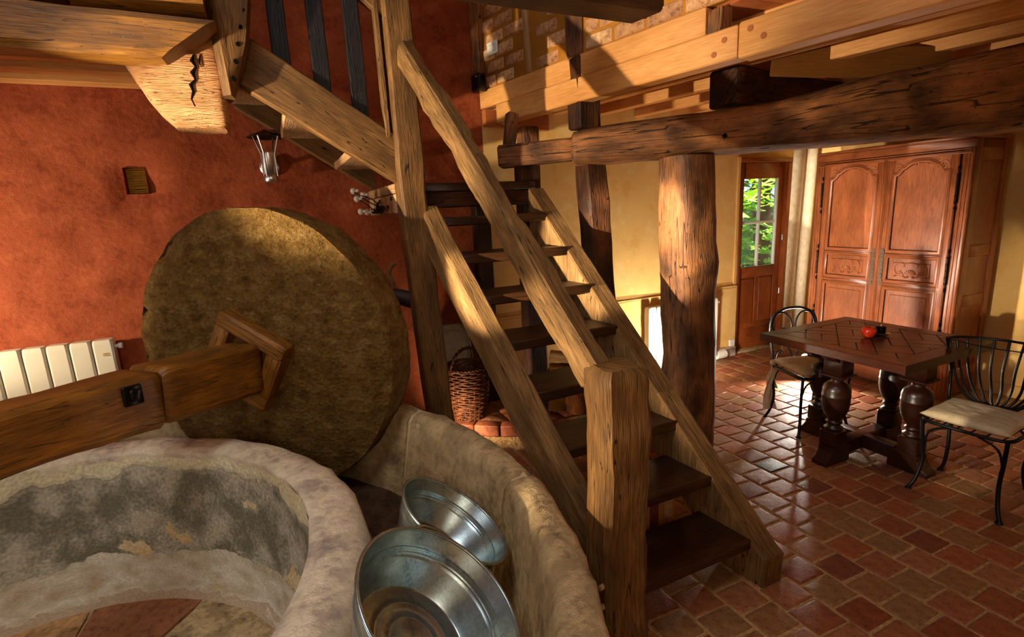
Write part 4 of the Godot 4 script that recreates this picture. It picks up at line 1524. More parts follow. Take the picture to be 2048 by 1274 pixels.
func posts():
	var s := sn()
	beam(s, [Vector3(0.80, 0, -2.88), Vector3(0.765, 0.6, -2.88), Vector3(0.735, 1.2, -2.88), Vector3(0.715, 1.75, -2.88), Vector3(0.712, 2.4, -2.88), Vector3(0.708, 4.34, -2.88)], 0.142, 0.14, Vector3(0, 0, 1), 0.009, 0.012, 0.12)
	one("tall_post", s, M.oak, "tall square oak post where both stair flights meet, rising out of sight", "post")
	s = sn()
	trunk(s, [[Vector3(2.365, 0.0, -2.50), 0.165, 0.15], [Vector3(2.352, 0.3, -2.49), 0.165, 0.15], [Vector3(2.367, 0.65, -2.48), 0.145, 0.14], [Vector3(2.345, 1.0, -2.48), 0.145, 0.14], [Vector3(2.338, 1.25, -2.48), 0.155, 0.145], [Vector3(2.325, 1.5, -2.48), 0.148, 0.14], [Vector3(2.305, 1.885, -2.48), 0.142, 0.135]], Vector3(1, 0, 0), Vector3(0, 0, -1), 0.55, 0.014, 24, 4, 2.6)
	one("pillar", s, M.hewn, "thick crooked hewn pillar standing in front of the white radiator", "post")
	s = sn()
	beam(s, [Vector3(1.98, 0.0, -2.86), Vector3(1.945, 1.0, -2.86), Vector3(1.865, 1.89, -2.85)], 0.155, 0.15, Vector3(0, 0, 1), 0.010, 0.014, 0.12)
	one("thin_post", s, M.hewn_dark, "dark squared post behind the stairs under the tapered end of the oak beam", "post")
	s = sn()
	beam(s, [Vector3(1.83, 2.09, -2.85), Vector3(1.822, 2.50, -2.85)], 0.155, 0.14, Vector3(0, 0, 1), 0.006, 0.010, 0.12)
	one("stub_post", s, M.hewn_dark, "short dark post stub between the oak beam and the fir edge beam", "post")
	s = sn()
	beam(s, [Vector3(1.752, 0.08, -3.48), Vector3(1.745, 1.0, -3.48), Vector3(1.75, 2.2, -3.48)], 0.13, 0.12, Vector3(0, 0, 1), 0.010, 0.010, 0.12)
	one("slim_post", s, M.hewn, "slim rough post standing on the low hearth behind the stairs", "post")
	s = sn()
	beam(s, [Vector3(1.482, 0.08, -3.795), Vector3(1.475, 1.75, -3.795)], 0.122, 0.11, Vector3(0, 0, 1), 0.004, 0.008, 0.15)
	one("corner_post", s, M.oak_dark, "straight brown post in the corner between red and yellow walls", "post")
	s = sn()
	beam(s, [Vector3(1.555, 0.08, -3.10), Vector3(1.545, 1.90, -3.10)], 0.135, 0.12, Vector3(0, 0, 1), 0.006, 0.008, 0.15)
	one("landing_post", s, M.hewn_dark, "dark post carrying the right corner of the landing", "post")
	# a bent branch left in the tall post as a peg
	var pg := thing("branch_peg", "stub of a branch used as a peg, left of the tall post behind the millstone", "peg", Vector3(0.72, 1.13, -2.98))
	s = sn()
	rod(s, curve([Vector3(0.06, -0.03, 0.02), Vector3(-0.04, 0.0, -0.06), Vector3(-0.13, 0.03, -0.12)]), [0.052, 0.052, 0.053, 0.052, 0.05, 0.05, 0.05, 0.048, 0.048, 0.046, 0.044, 0.042, 0.040], 10)
	put("stub", s, M.oak_dark, pg)
	s = sn()
	rod(s, curve([Vector3(-0.11, 0.10, -0.12), Vector3(-0.125, 0.15, -0.13), Vector3(-0.105, 0.20, -0.13), Vector3(-0.08, 0.215, -0.13)]), 0.014, 8)
	rod(s, curve([Vector3(-0.11, 0.02, -0.12), Vector3(-0.11, 0.10, -0.12)]), 0.014, 8)
	put("twig", s, M.oak, pg)

func ceiling_timbers():
	# the great oak beam, diagonal, with a tapered tenon at its left end
	var d := Vector3(0.829, 0, 0.559)
	var A := Vector3(2.37, 0, -2.48)
	var side := Vector3(0.559, 0, -0.829)
	var ob := thing("oak_beam", "great dark hewn oak beam crossing the room on the pillar", "beam", A + Vector3(0, 2.0, 0))
	var o := Vector3(0, -2.0, 0)
	var rows := []
	for q in [[-0.735, 1.905, 2.05, 0.10], [-0.72, 1.880, 2.078, 0.12], [-0.65, 1.874, 2.088, 0.128], [-0.5, 1.872, 2.098, 0.13], [-0.2, 1.878, 2.115, 0.135], [0.1, 1.885, 2.135, 0.14], [0.35, 1.89, 2.150, 0.14], [0.6, 1.892, 2.185, 0.145], [0.85, 1.893, 2.245, 0.15], [1.1, 1.90, 2.275, 0.15], [1.35, 1.908, 2.31, 0.155], [1.7, 1.915, 2.36, 0.16], [2.2, 1.92, 2.38, 0.16], [3.2, 1.92, 2.36, 0.16]]:
		rows.append([d * q[0] + Vector3(0, (q[1] + q[2]) / 2 - 2.0, 0), (q[2] - q[1]) / 2, q[3]])
	var s := sn()
	trunk(s, rows, UPV, side, 0.55, 0.012, 24, 4, 2.2)
	put("log", s, M.hewn, ob)
	s = sn()
	beam(s, [d * -1.2 + Vector3(0, 1.958 - 2.0, 0), d * -0.70 + Vector3(0, 1.975 - 2.0, 0)], 0.13, 0.135, UPV, 0.006, 0.012, 0.1)
	put("tenon", s, M.hewn, ob)
	s = sn()
	rod(s, [d * 0.14 + Vector3(0, -0.02, 0) - side * 0.141, d * 0.14 + Vector3(0, -0.02, 0) - side * 0.147], 0.012, 10)
	put("peg_hole", s, M.gap_dark, ob)
	# small upright on the tenon
	s = sn()
	beam(s, [Vector3(1.455, 2.015, -3.17), Vector3(1.50, 2.235, -3.19)], 0.075, 0.06, Vector3(0, 0, 1), 0.004, 0.008)
	one("short_strut", s, M.hewn, "short slanting wood strut standing on the tip of the oak beam", "strut")
	# fir edge beams of the upper floor
	var L0 := Vector3(1.53, 0, -3.8)
	var ld := Vector3(0.22, 0, 0.975).normalized()
	var lw := Vector3(-0.975, 0, 0.22).normalized()
	s = sn()
	beam(s, [L0 + ld * -0.02 - lw * 0.05 + Vector3(0, 2.438, 0), L0 + ld * 1.86 - lw * 0.05 + Vector3(0, 2.438, 0)], 0.09, 0.125, UPV, 0.0015, 0.006, 0.3)
	one("fir_edge_beam", s, M.fir, "upper pale fir beam right under the brick partition", "beam")
	var lb := thing("fir_edge_beam", "lower pale fir beam with four round pegs at its splice, edging the upper floor", "beam", L0 + Vector3(0, 2.305, 0))
	s = sn()
	beam(s, [ld * 0.20 - lw * 0.04, ld * 2.03 - lw * 0.04], 0.10, 0.137, UPV, 0.0015, 0.006, 0.3)
	put("beam_piece", s, M.fir, lb)
	s = sn()
	beam(s, [ld * 2.036 - lw * 0.04, ld * 5.3 - lw * 0.04], 0.10, 0.150, UPV, 0.0015, 0.006, 0.3)
	put("beam_piece", s, M.fir, lb)
	for q in [[1.97, 0.02], [1.92, -0.03], [2.09, 0.035], [2.15, -0.01]]:
		s = sn()
		var p: Vector3 = ld * q[0] + UPV * q[1] + lw * 0.008
		rod(s, [p, p + lw * 0.0055], 0.013, 12)
		put("peg", s, M.fir_brown, lb)
	s = sn()
	box(s, L0 + ld * 1.90 - lw * 0.05 + Vector3(0, 2.43, 0), Vector3(0.07, 0.10, 0.10), 0.004)
	one("grey_block", s, M.hewn, "small grey wood block next to the end of the upper fir beam", "block")
	s = sn()
	var e0 := L0 + ld * 0.06
	beam(s, [e0 + lw * 0.02 + Vector3(0, 2.30, 0), e0 - lw * 0.6 + Vector3(0, 2.30, 0)], 0.05, 0.12, UPV, 0.001, 0.004)
	one("end_joist", s, M.fir_brown, "short brown fir joist at the far end of the edge beams", "joist")
	# joists behind
	var words := ["nearest the edge beam", "second from the edge beam", "third from the edge beam", "fourth from the edge beam", "fifth from the edge beam", "sixth from the edge beam", "seventh from the edge beam"]
	for k in 7:
		s = sn()
		var p := L0 - lw * (0.30 + 0.40 * k)
		var l1 := 4.6
		beam(s, [p + ld * 0.02 + Vector3(0, 2.427, 0), p + ld * l1 + Vector3(0, 2.427, 0)], 0.085, 0.108, UPV, 0.0015, 0.005, 0.4)
		one("floor_joist", s, M.fir, "pale fir joist under the upper floor, " + words[k], "joist", "fir joists")
	var up := Node3D.new()
	up.name = "ceiling_upper_floor"
	up.set_meta("kind", "structure")
	add_child(up)
	for k in 26:
		var z := -3.77 + k * 0.205
		var x0 := 1.53 + (z + 3.8) * 0.2256 + 0.06
		s = sn()
		box(s, Vector3((x0 + 5.05) / 2, 2.496, z), Vector3(5.05 - x0, 0.026, 0.20), 0.003)
		put("floor_board", s, M.fir_brown, up)
	# brown tie beam across the top
	s = sn()
	beam(s, [Vector3(0.55, 2.66, -2.33), Vector3(1.6, 2.66, -2.335), Vector3(2.6, 2.655, -2.34)], 0.2, 0.2, UPV, 0.006, 0.012, 0.2)
	one("tie_beam", s, M.oak_dark, "brown tie beam crossing high above the fir beams at the top", "beam")
	# dark beam end on the oak beam, and a leaning board
	s = sn()
	beam(s, [Vector3(2.50, 2.265, -2.40), Vector3(2.9, 2.265, -2.47), Vector3(4.9, 2.265, -2.75)], 0.20, 0.215, UPV, 0.012, 0.014, 0.1)
	one("dark_cross_beam", s, M.hewn_dark, "black weathered beam end lying on top of the oak beam", "beam")
	s = sn()
	beam(s, [Vector3(2.74, 2.395, -2.27), Vector3(3.55, 2.31, -1.79)], 0.03, 0.17, UPV, 0.002, 0.004)
	one("olive_board", s, M.olive_board, "wide olive plank on edge behind the top of the oak beam", "board")
	# ---- upper left: beams, hanging post and joists
	s = sn()
	var lr := []
	for q in [[-2.6, 0.0], [-2.0, 0.0], [-1.5, 0.0], [-1.1, 0.0], [-0.8, 0.0], [-0.6, 0.0], [-0.45, 0.02], [-0.33, 0.20], [-0.32, 0.21]]:
		var ring := PackedVector3Array()
		for v in [Vector2(-0.09, 2.318), Vector2(-0.075, 2.300), Vector2(0.075, 2.300), Vector2(0.10, 2.325), Vector2(0.10, 2.43), Vector2(0.08, 2.455), Vector2(-0.08, 2.455), Vector2(-0.10, 2.43)]:
			var up01: float = (v.y - 2.30) / 0.155
			var pp := Vector3(q[0] + q[1] * up01, v.y - 0.012 * smoothstep(-1.0, -0.4, q[0]), -2.68 + v.x)
			ring.append(pp + Vector3(0, NZ.get_noise_3dv(pp * 3.0) * 0.012, NZ.get_noise_3dv(pp * 3.0 + Vector3(7, 0, 0)) * 0.012))
		lr.append(ring)
	loft(s, lr, true, true)
	one("left_beam", s, M.oak_warm, "golden oak beam with a chamfered end at the top left", "beam")
	s = sn()
	rod(s, [Vector3(-0.60, 2.585, -2.70), Vector3(-0.40, 2.585, -2.70), Vector3(-0.14, 2.575, -2.70)], [0.10, 0.115, 0.10], 18)
	one("round_beam", s, M.oak_warm, "rounded log end above the golden beam at the top left", "beam")
	s = sn()
	beam(s, [Vector3(-2.6, 2.57, -2.72), Vector3(-0.62, 2.555, -2.72)], 0.16, 0.14, UPV, 0.010, 0.02, 0.12)
	one("rear_beam", s, M.oak, "brown beam on top of the golden beam in the top left corner", "beam")
	var hp := thing("hanging_post", "thick hanging post with a pale split sawn foot, beside the upper stair", "post", Vector3(-0.25, 2.3, -2.85))
	s = sn()
	var rows2 := []
	for q in [[2.072, -0.352, -0.15, -2.93], [2.085, -0.366, -0.135, -2.91], [2.125, -0.40, -0.125, -2.885], [2.18, -0.43, -0.118, -2.86], [2.31, -0.49, -0.115, -2.82], [2.40, -0.50, -0.112, -2.80], [2.9, -0.50, -0.11, -2.80]]:
		rows2.append([Vector3((q[1] + q[2]) / 2 + 0.25, q[0] - 2.3, (q[3] - 3.12) / 2 + 2.85), (q[2] - q[1]) / 2, (q[3] + 3.12) / 2])
	trunk(s, rows2, Vector3(1, 0, 0), Vector3(0, 0, -1), 0.30, 0.012, 24, 4, 3.5)
	put("trunk", s, M.log_pale, hp)
	s = sn()
	var cr := [Vector3(0.030, 0.06, 0.046), Vector3(0.018, 0.035, 0.043), Vector3(0.030, 0.012, 0.036), Vector3(0.012, -0.012, 0.029), Vector3(0.018, -0.038, 0.021), Vector3(-0.004, -0.060, 0.013), Vector3(0.002, -0.085, 0.004), Vector3(-0.012, -0.115, -0.008), Vector3(-0.004, -0.145, -0.020)]
	rod(s, cr, [0.003, 0.009, 0.005, 0.010, 0.004, 0.008, 0.006, 0.004, 0.002], 5)
	rod(s, [Vector3(0.055, 0.062, 0.047), Vector3(0.046, 0.035, 0.044), Vector3(0.052, 0.012, 0.036)], [0.002, 0.004, 0.002], 5)
	put("crack", s, M.gap_dark, hp)
	s = sn()
	var uo := Vector2(0.3, 0.7)
	var rr := []
	for q in [[2.195, -0.13, -0.095, -2.80], [2.30, -0.135, -0.045, -2.78], [2.42, -0.14, -0.005, -2.765], [2.60, -0.14, 0.028, -2.76], [2.95, -0.14, 0.04, -2.76]]:
		rr.append(PackedVector3Array([Vector3(q[1], q[0], q[3] - 0.02), Vector3(q[1] + 0.035, q[0], q[3] + 0.015), Vector3(q[2], q[0], q[3]), Vector3(q[2] + 0.012, q[0], q[3] - 0.06), Vector3(q[2] - 0.01, q[0], -2.98), Vector3(q[1], q[0], -2.98)]))
	for ring in rr:
		for k in ring.size():
			ring[k] = ring[k] - Vector3(-0.25, 2.3, -2.85)
	loft(s, rr, true, true, uo)
	put("cheek", s, M.oak, hp)
	for k in 5:
		s = sn()
		var y := 2.26 + k * 0.072
		var p := Vector3(lerpf(-0.075, 0.0, k / 4.0), y, -2.775) - Vector3(-0.25, 2.3, -2.85)
		rod(s, [p, p + Vector3(0, 0, 0.016)], 0.010, 8)
		put("peg_hole", s, M.gap_dark, hp)
	for k in 3:
		s = sn()
		var z: float = [-3.31, -3.57, -3.82][k]
		beam(s, [Vector3(-3.0, 2.515, z), Vector3(-0.14, 2.515, z)], 0.11, 0.17, UPV, 0.002, 0.005, 0.4)
		one("ceiling_joist", s, M.fir, ["front fir joist over the red wall at the left", "middle fir joist over the red wall at the left", "rear fir joist running along the red wall at the left"][k], "joist", "left joists")
	var lf := Node3D.new()
	lf.name = "ceiling_left_floor"
	lf.set_meta("kind", "structure")
	add_child(lf)
	for k in 8:
		s = sn()
		box(s, Vector3(-1.58, 2.615, -3.78 + k * 0.17), Vector3(2.9, 0.024, 0.166), 0.003)
		put("floor_board", s, M.fir_brown, lf)

func brick_partition():
	var L0 := Vector3(1.53, 0, -3.8)
	var ld := Vector3(0.22, 0, 0.975).normalized()
	var lw := Vector3(-0.975, 0, 0.22).normalized()
	var bw := Node3D.new()
	bw.name = "wall_brick_partition"
	bw.set_meta("kind", "structure")
	bw.position = L0
	add_child(bw)
	var bas := Basis(ld, UPV, ld.cross(UPV).normalized())
	var s := sn()
	box(s, ld * 1.9 - lw * 0.075 + Vector3(0, 3.42, 0), Vector3(3.9, 1.83, 0.09), 0.003, bas)
	put("mortar", s, M.brick_mortar, bw)
	var meshes := []
	for v in 4:
		s = sn()
		var L: float = [0.205, 0.21, 0.20, 0.10][v]
		box(s, Vector3.ZERO, Vector3(L, 0.074, 0.06), 0.007)
		s.generate_normals()
		meshes.append(s.commit())
	for row in 8:
		var y := 2.548 + row * 0.093
		var x := 0.06 + (0.11 if row % 2 else 0.0)
		while x < 3.3:
			if absf(x - 0.555) > 0.075 and absf(x - 0.98) > 0.13:
				var o := put_mesh("brick", meshes[RN.randi() % 3], M["brick_%d" % (RN.randi() % 4)], bw)
				o.transform = Transform3D(bas, ld * x - lw * (0.054 + RN.randf_range(-0.003, 0.003)) + Vector3(0, y + RN.randf_range(-0.003, 0.003), 0))
				o.basis = o.basis * Basis(Vector3(0, 0, 1), RN.randf_range(-0.012, 0.012))
			elif absf(x - 0.98) > 0.05 and absf(x - 0.98) < 0.13:
				var o := put_mesh("brick", meshes[3], M["brick_%d" % (RN.randi() % 4)], bw)
				o.transform = Transform3D(bas, ld * (x + (0.06 if x > 0.98 else -0.06)) - lw * 0.054 + Vector3(0, y, 0))
			x += 0.222
	# studs
	s = sn()
	beam(s, [ld * 0.555 - lw * 0.045 + Vector3(0, 2.505, 0), ld * 0.53 - lw * 0.04 + Vector3(0, 2.9, 0), ld * 0.555 - lw * 0.045 + Vector3(0, 4.33, 0)], 0.05, 0.07, lw, 0.012, 0.012, 0.06)
	put("stud", s, M.oak_pale, bw)
	s = sn()
	beam(s, [ld * 0.98 - lw * 0.045 + Vector3(0, 2.505, 0), ld * 0.98 - lw * 0.045 + Vector3(0, 4.33, 0)], 0.14, 0.07, lw, 0.008, 0.010, 0.1)
	put("stud", s, M.hewn, bw)
	s = sn()
	beam(s, [ld * -0.01 - lw * 0.02 + Vector3(0, 2.52, 0), ld * 0.0 - lw * 0.02 + Vector3(0, 4.33, 0)], 0.10, 0.09, lw, 0.010, 0.012, 0.08)
	put("corner_stud", s, M.hewn, bw)
	# double switch and a black sensor
	var sw := thing("light_switch", "white double light switch on the brick wall", "switch", L0 + ld * 0.17 + Vector3(0, 2.755, 0) + lw * 0.0)
	s = sn()
	box(s, -lw * 0.010, Vector3(0.125, 0.085, 0.014), 0.004, bas)
	put("plate", s, M.white_paint, sw)
	for k in [-1, 1]:
		s = sn()
		box(s, ld * 0.03 * k + lw * 0.0, Vector3(0.038, 0.05, 0.010), 0.003, bas)
		put("rocker", s, M.enamel, sw)
	var bx := thing("black_sensor", "small glossy black sensor box at the corner above the fir beam", "sensor", L0 + ld * 0.045 + Vector3(0, 2.545, 0) + lw * 0.045)
	s = sn()
	plate(s, PackedVector2Array([Vector2(-0.055, -0.05), Vector2(-0.045, -0.065), Vector2(0.045, -0.065), Vector2(0.055, -0.05), Vector2(0.055, 0.05), Vector2(0.045, 0.06), Vector2(-0.045, 0.06), Vector2(-0.055, 0.05)]), 0.06, Transform3D(bas, -lw * 0.03), 0.012)
	put("case", s, M.black_plastic, bx)
	s = sn()
	ball(s, ld * 0.025 + UPV * 0.035 + lw * 0.03, Vector3(0.007, 0.007, 0.007), 10, 6)
	put("lens", s, M.steel, bx)

# ------------------------------------------------------------------ radiators and small wall pieces
func radiators():
	radiator("white panel radiator on the yellow wall behind the pillar", Vector3(3.06, 0.075, -3.765), 9, 0.096, 0.60, false)
	radiator("cream radiator on the red wall at the left, wide flat sections", Vector3(-2.27, 0.40, -3.79), 12, 0.1085, 0.575, true)

func radiator(label: String, at: Vector3, n: int, pitch: float, h: float, logo: bool):
	var t := thing("radiator", label, "radiator", at, "radiators")
	var s := sn()
	for v in 1:
		var rings := []
		var w := pitch - 0.007
		for q in [[0.0, 0.010, 0.018], [0.004, 0.0, 0.006], [h - 0.03, 0.0, 0.006], [h - 0.008, 0.004, 0.014], [h, 0.014, 0.028]]:
			var ring := PackedVector3Array()
			for p in prof8(w - q[1], 0.09 - q[2], 0.010):
				ring.append(Vector3(p.x, q[0], -p.y))
			rings.append(ring)
		loft(s, rings, true, true)
	s.generate_normals()
	var mesh := s.commit()
	for k in n:
		var o := put_mesh("section", mesh, M.enamel_cream if logo else M.enamel, t)
		o.position = Vector3((k + 0.5) * pitch, 0, 0)
	s = sn()
	box(s, Vector3(n * pitch / 2, h / 2, -0.012), Vector3(n * pitch - 0.02, h - 0.05, 0.045), 0.004)
	put("core", s, M.white_paint, t)
	s = sn()
	rod(s, [Vector3(n * pitch - 0.01, h - 0.05, 0), Vector3(n * pitch + 0.015, h - 0.05, 0), Vector3(n * pitch + 0.016, h - 0.05, 0), Vector3(n * pitch + 0.034, h - 0.05, 0)], [0.011, 0.011, 0.018, 0.018], 12)
	put("valve", s, M.enamel, t)
	if logo:
		s = sn()
		var c := Vector3((n - 0.42) * pitch, h - 0.085, 0.0455)
		for q in [[0.004, 0.008], [-0.007, 0.006]]:
			for k in 4:
				box(s, c + Vector3(-0.011 + k * 0.0075, q[0], 0), Vector3(0.0055, q[1], 0.001), 0.0002)
		put("maker_print", s, M.gold_print, t)

func wall_pieces():
	# wall lamp like a small lantern of steel, unlit
	var t := thing("wall_lantern", "brushed steel wall lantern with a conical cap on the red wall", "wall lamp", Vector3(0.03, 1.9, -3.87))
	var s := sn()
	lathe(s, [Vector2(0.060, 0.0), Vector2(0.060, 0.018), Vector2(0.05, 0.024)], 28, Transform3D(Basis(Vector3(1, 0, 0), PI / 2), Vector3(0, 0.075, -0.012)))
	rod(s, [Vector3(0, 0.075, 0.0), Vector3(0, 0.075, 0.06)], 0.014, 10)
	put("wall_plate", s, M.steel, t)
	s = sn()
	lathe(s, [Vector2(0.040, -0.025), Vector2(0.042, -0.023), Vector2(0.042, 0.02), Vector2(0.040, 0.022), Vector2(0.042, 0.024), Vector2(0.042, 0.155), Vector2(0.038, 0.157)], 32, Transform3D(Basis(), Vector3(0, 0, 0.095)))
	put("body", s, M.steel, t)
	for k in 4:
		s = sn()
		var a := TAU * (k + 0.35) / 4
		var d := Vector3(cos(a), 0, sin(a))
		rod(s, [Vector3(0, 0, 0.095) + d * 0.046 + UPV * 0.01, Vector3(0, 0, 0.095) + d * 0.046 + UPV * 0.15, Vector3(0, 0, 0.095) + d * 0.085 + UPV * 0.258], 0.0055, 8)
		put("stay", s, M.steel, t)
	s = sn()
	lathe(s, [Vector2(0.002, 0.30), Vector2(0.113, 0.252), Vector2(0.113, 0.249), Vector2(0.002, 0.292)], 32, Transform3D(Basis(), Vector3(0, 0, 0.095)), false)
	put("cap", s, M.steel_dark, t)
	# bulbs on wires at the left side of the landing
	var w := thing("bulb_wires", "tangle of black wires fixed to the landing's side blocks", "wire", Vector3(0.64, 1.685, -3.42))
	s = sn()
	for q in [[Vector3(-0.01, 0.0, 0.05), Vector3(-0.05, 0.05, 0.0), Vector3(-0.12, 0.08, -0.05), Vector3(-0.145, 0.10, -0.07)], [Vector3(-0.01, 0.0, 0.0), Vector3(-0.06, 0.03, -0.02), Vector3(-0.10, 0.06, -0.03)], [Vector3(-0.01, 0.0, 0.02), Vector3(-0.03, -0.03, 0.02), Vector3(-0.08, 0.02, -0.05), Vector3(-0.13, 0.06, -0.08)], [Vector3(-0.01, 0, 0.10), Vector3(-0.03, -0.045, 0.06), Vector3(-0.02, 0.02, 0.02), Vector3(-0.03, -0.04, -0.03), Vector3(-0.06, -0.02, -0.08)], [Vector3(-0.01, 0, 0.2), Vector3(-0.03, -0.045, 0.16), Vector3(-0.03, 0.025, 0.10), Vector3(-0.03, -0.045, 0.05), Vector3(-0.03, -0.01, -0.05)], [Vector3(-0.01, -0.03, 0.25), Vector3(-0.03, 0.0, 0.2), Vector3(-0.03, -0.03, 0.0), Vector3(-0.06, -0.03, -0.10)]]:
		rod(s, curve(q, 5), 0.0035, 6)
	put("wire", s, M.iron, w)
	var lab := ["upper left white bulb of the wire cluster under the landing", "upper right white bulb of the wire cluster, nearest the landing", "middle left white bulb hanging below the topmost one", "lower left white bulb in the row of three under the landing", "lower middle white bulb in the row of three under the landing", "lower right white bulb in the row of three, next to the strip"]
	var bp := [Vector3(0.497, 1.79, -3.5), Vector3(0.55, 1.762, -3.47), Vector3(0.513, 1.74, -3.5), Vector3(0.53, 1.660, -3.5), Vector3(0.567, 1.655, -3.5), Vector3(0.608, 1.655, -3.49)]
	for k in 6:
		var b := thing("white_bulb", lab[k], "bulb", bp[k], "white bulbs by the landing")
		s = sn()
		ball(s, Vector3.ZERO, Vector3(0.020, 0.021, 0.020), 14, 8)
		put("globe", s, M.bulb_white, b)
		s = sn()
		rod(s, [Vector3(0.012, 0.0, 0.008), Vector3(0.028, 0.002, 0.02)], 0.009, 8)
		put("cap", s, M.bulb_white, b)
	# power socket by the door
	var so := thing("power_socket", "white power socket low on the yellow wall beside the garden door", "socket", Vector3(4.24, 0.135, -3.832))
	s = sn()
	box(s, Vector3.ZERO, Vector3(0.078, 0.085, 0.012), 0.004)
	put("plate", s, M.white_paint, so)
	s = sn()
	rod(s, [Vector3(0, 0, 0.005), Vector3(0, 0, 0.0075)], 0.021, 18)
	put("outlet", s, M.enamel, so)

# ------------------------------------------------------------------ under the stairs: hearth, basket, logs
func log_piece(called: String, label: String, a: Vector3, b: Vector3, r: float, bark: Material, cut: Material, group := ""):
	var t := thing(called, label, "log", (a + b) / 2, group)
	var s := sn()
	var d := (b - a).normalized()
	var fb := frame_at(d, UPV if absf(d.y) < 0.9 else Vector3(0, 0, 1))
	var rows := []
	for k in 4:
		rows.append([a.lerp(b, k / 3.0) - (a + b) / 2, r * (1.0 + 0.05 * (k % 2)), r * 0.92])
	trunk(s, rows, fb.x, fb.y, 0.85, r * 0.12, 18, 3, 9.0)
	put("bark", s, bark, t)
	for e in [[a, -1.0], [b, 1.0]]:
		s = sn()
		rod(s, [e[0] - (a + b) / 2 + d * e[1] * -0.004, e[0] - (a + b) / 2 + d * e[1] * 0.003], r * 0.86, 18)
		put("cut_face", s, cut, t)
	return t

func hearth():
	var h := thing("hearth_platform", "low brick-edged hearth platform on the floor behind the stairs", "hearth", Vector3(1.6, 0, -3.5))
	var o := Vector3(-1.6, 0, 3.5)
	var s := sn()
	var poly := PackedVector2Array([Vector2(0.86, 3.84), Vector2(0.86, 3.66), Vector2(1.33, 3.30), Vector2(1.90, 3.01), Vector2(2.14, 3.01), Vector2(2.14, 3.84)])
	plate(s, poly, 0.07, Transform3D(Basis(Vector3(1, 0, 0), Vector3(0, 0, -1), Vector3(0, 1, 0)), o))
	put("bed", s, M.grout, h)
	var edge := [Vector3(0.88, 0.045, -3.64), Vector3(1.335, 0.045, -3.285), Vector3(1.905, 0.045, -2.995), Vector3(2.13, 0.045, -2.995)]
	for i in 3:
		var a: Vector3 = edge[i]
		var b: Vector3 = edge[i + 1]
		var d := (b - a).normalized()
		var n := int(a.distance_to(b) / 0.2) + 1
		var l := a.distance_to(b) / n
		for k in n:
			s = sn()
			box(s, a + d * l * (k + 0.5) + o, Vector3(l - 0.008, 0.082, 0.10), 0.006, Basis(d, UPV, d.cross(UPV).normalized()))
			put("brick", s, M["tile_%d" % [0, 3, 1, 5][(k + i) % 4]], h)
	var rg := RandomNumberGenerator.new()
	rg.seed = 8
	for i in 7:
		for j in 5:
			var c := Vector2(0.95 + i * 0.19, 3.75 - j * 0.17)
			if Geometry2D.is_point_in_polygon(c, poly) and Geometry2D.is_point_in_polygon(c + Vector2(0.05, -0.12), poly):
				s = sn()
				box(s, Vector3(c.x, 0.074, -c.y) + o, Vector3(0.18, 0.016, 0.16), 0.004)
				put("tile", s, M["tile_%d" % (rg.randi() % 6)], h)
	# wicker basket
	var b := thing("wicker_basket", "tall brown wicker log basket with a plaited handle behind the stairs", "basket", Vector3(1.19, 0.083, -3.56))
	s = sn()
	var R0 := 0.125
	var R1 := 0.165
	var H := 0.40
	for k in 22:
		var f := k / 21.0
		var r := lerpf(R0, R1, f) + 0.012 * sin(f * PI)
		var pts := []
		for q in 73:
			var a := TAU * q / 72
			var wv := 0.006 * (1 if k % 2 else -1) * cos(a * 12.0)
			pts.append(Vector3(cos(a) * (r + wv), 0.012 + f * (H - 0.02) + 0.004 * sin(a * 5.0 + k), sin(a) * (r + wv)))
		rod(s, pts, 0.0082, 6, false)
	put("weave", s, M.wicker, b)
	s = sn()
	for q in 24:
		var a := TAU * q / 24
		rod(s, [Vector3(cos(a) * R0, 0.0, sin(a) * R0), Vector3(cos(a) * (R0 + R1 + 0.024) / 2, H / 2, sin(a) * (R0 + R1 + 0.024) / 2), Vector3(cos(a) * R1, H + 0.01, sin(a) * R1)], 0.005, 5)
	put("stakes", s, M.wicker, b)
	s = sn()
	for v in 2:
		var pts := []
		for q in 49:
			var f := q / 48.0
			var a := PI * f
			var tw := f * 40.0 + v * PI
			pts.append(Vector3(cos(a) * R1, H + sin(a) * 0.14 + cos(tw) * 0.007, sin(tw) * 0.007).rotated(UPV, 0.5))
		rod(s, pts, 0.008, 6)
	put("handle", s, M.wicker, b)
	s = sn()
	for v in 2:
		var pts := []
		for q in 97:
			var a := TAU * q / 96
			pts.append(Vector3(cos(a) * (R1 + 0.004 * cos(a * 20 + v * PI)), H + 0.006 + 0.006 * sin(a * 20 + v * PI), sin(a) * (R1 + 0.004 * cos(a * 20 + v * PI))))
		rod(s, pts, 0.008, 6, false)
	put("border", s, M.wicker, b)
	s = sn()
	lathe(s, [Vector2(0.001, 0.004), Vector2(R0, 0.004), Vector2(R0, 0.012), Vector2(0.001, 0.012)], 24, Transform3D(), false)
	put("bottom", s, M.wicker, b)
	# grey cushion leaning behind it
	s = sn()
	var rings := []
	for k in 13:
		var f := k / 12.0
		var y := f * 0.68
		var w := 0.155 * (1.0 if f < 0.75 else sqrt(maxf(0.02, 1.0 - pow((f - 0.75) / 0.26, 2.5) * 0.75)))
		var dd := 0.045 * (1.0 - pow(absf(f - 0.5) * 2.0, 4) * 0.55)
		var ring := PackedVector3Array()
		for q in 16:
			var g := TAU * q / 16
			ring.append(Vector3(signf(cos(g)) * pow(absf(cos(g)), 0.5) * w, y, signf(sin(g)) * pow(absf(sin(g)), 0.7) * dd - y * 0.04))
		rings.append(ring)
	loft(s, rings, false, true)
	var cu := thing("cushion", "tall grey upholstered cushion leaning behind the wicker basket", "cushion", Vector3(1.17, 0.083, -3.79))
	put("pad", s, M.grey_cloth, cu)
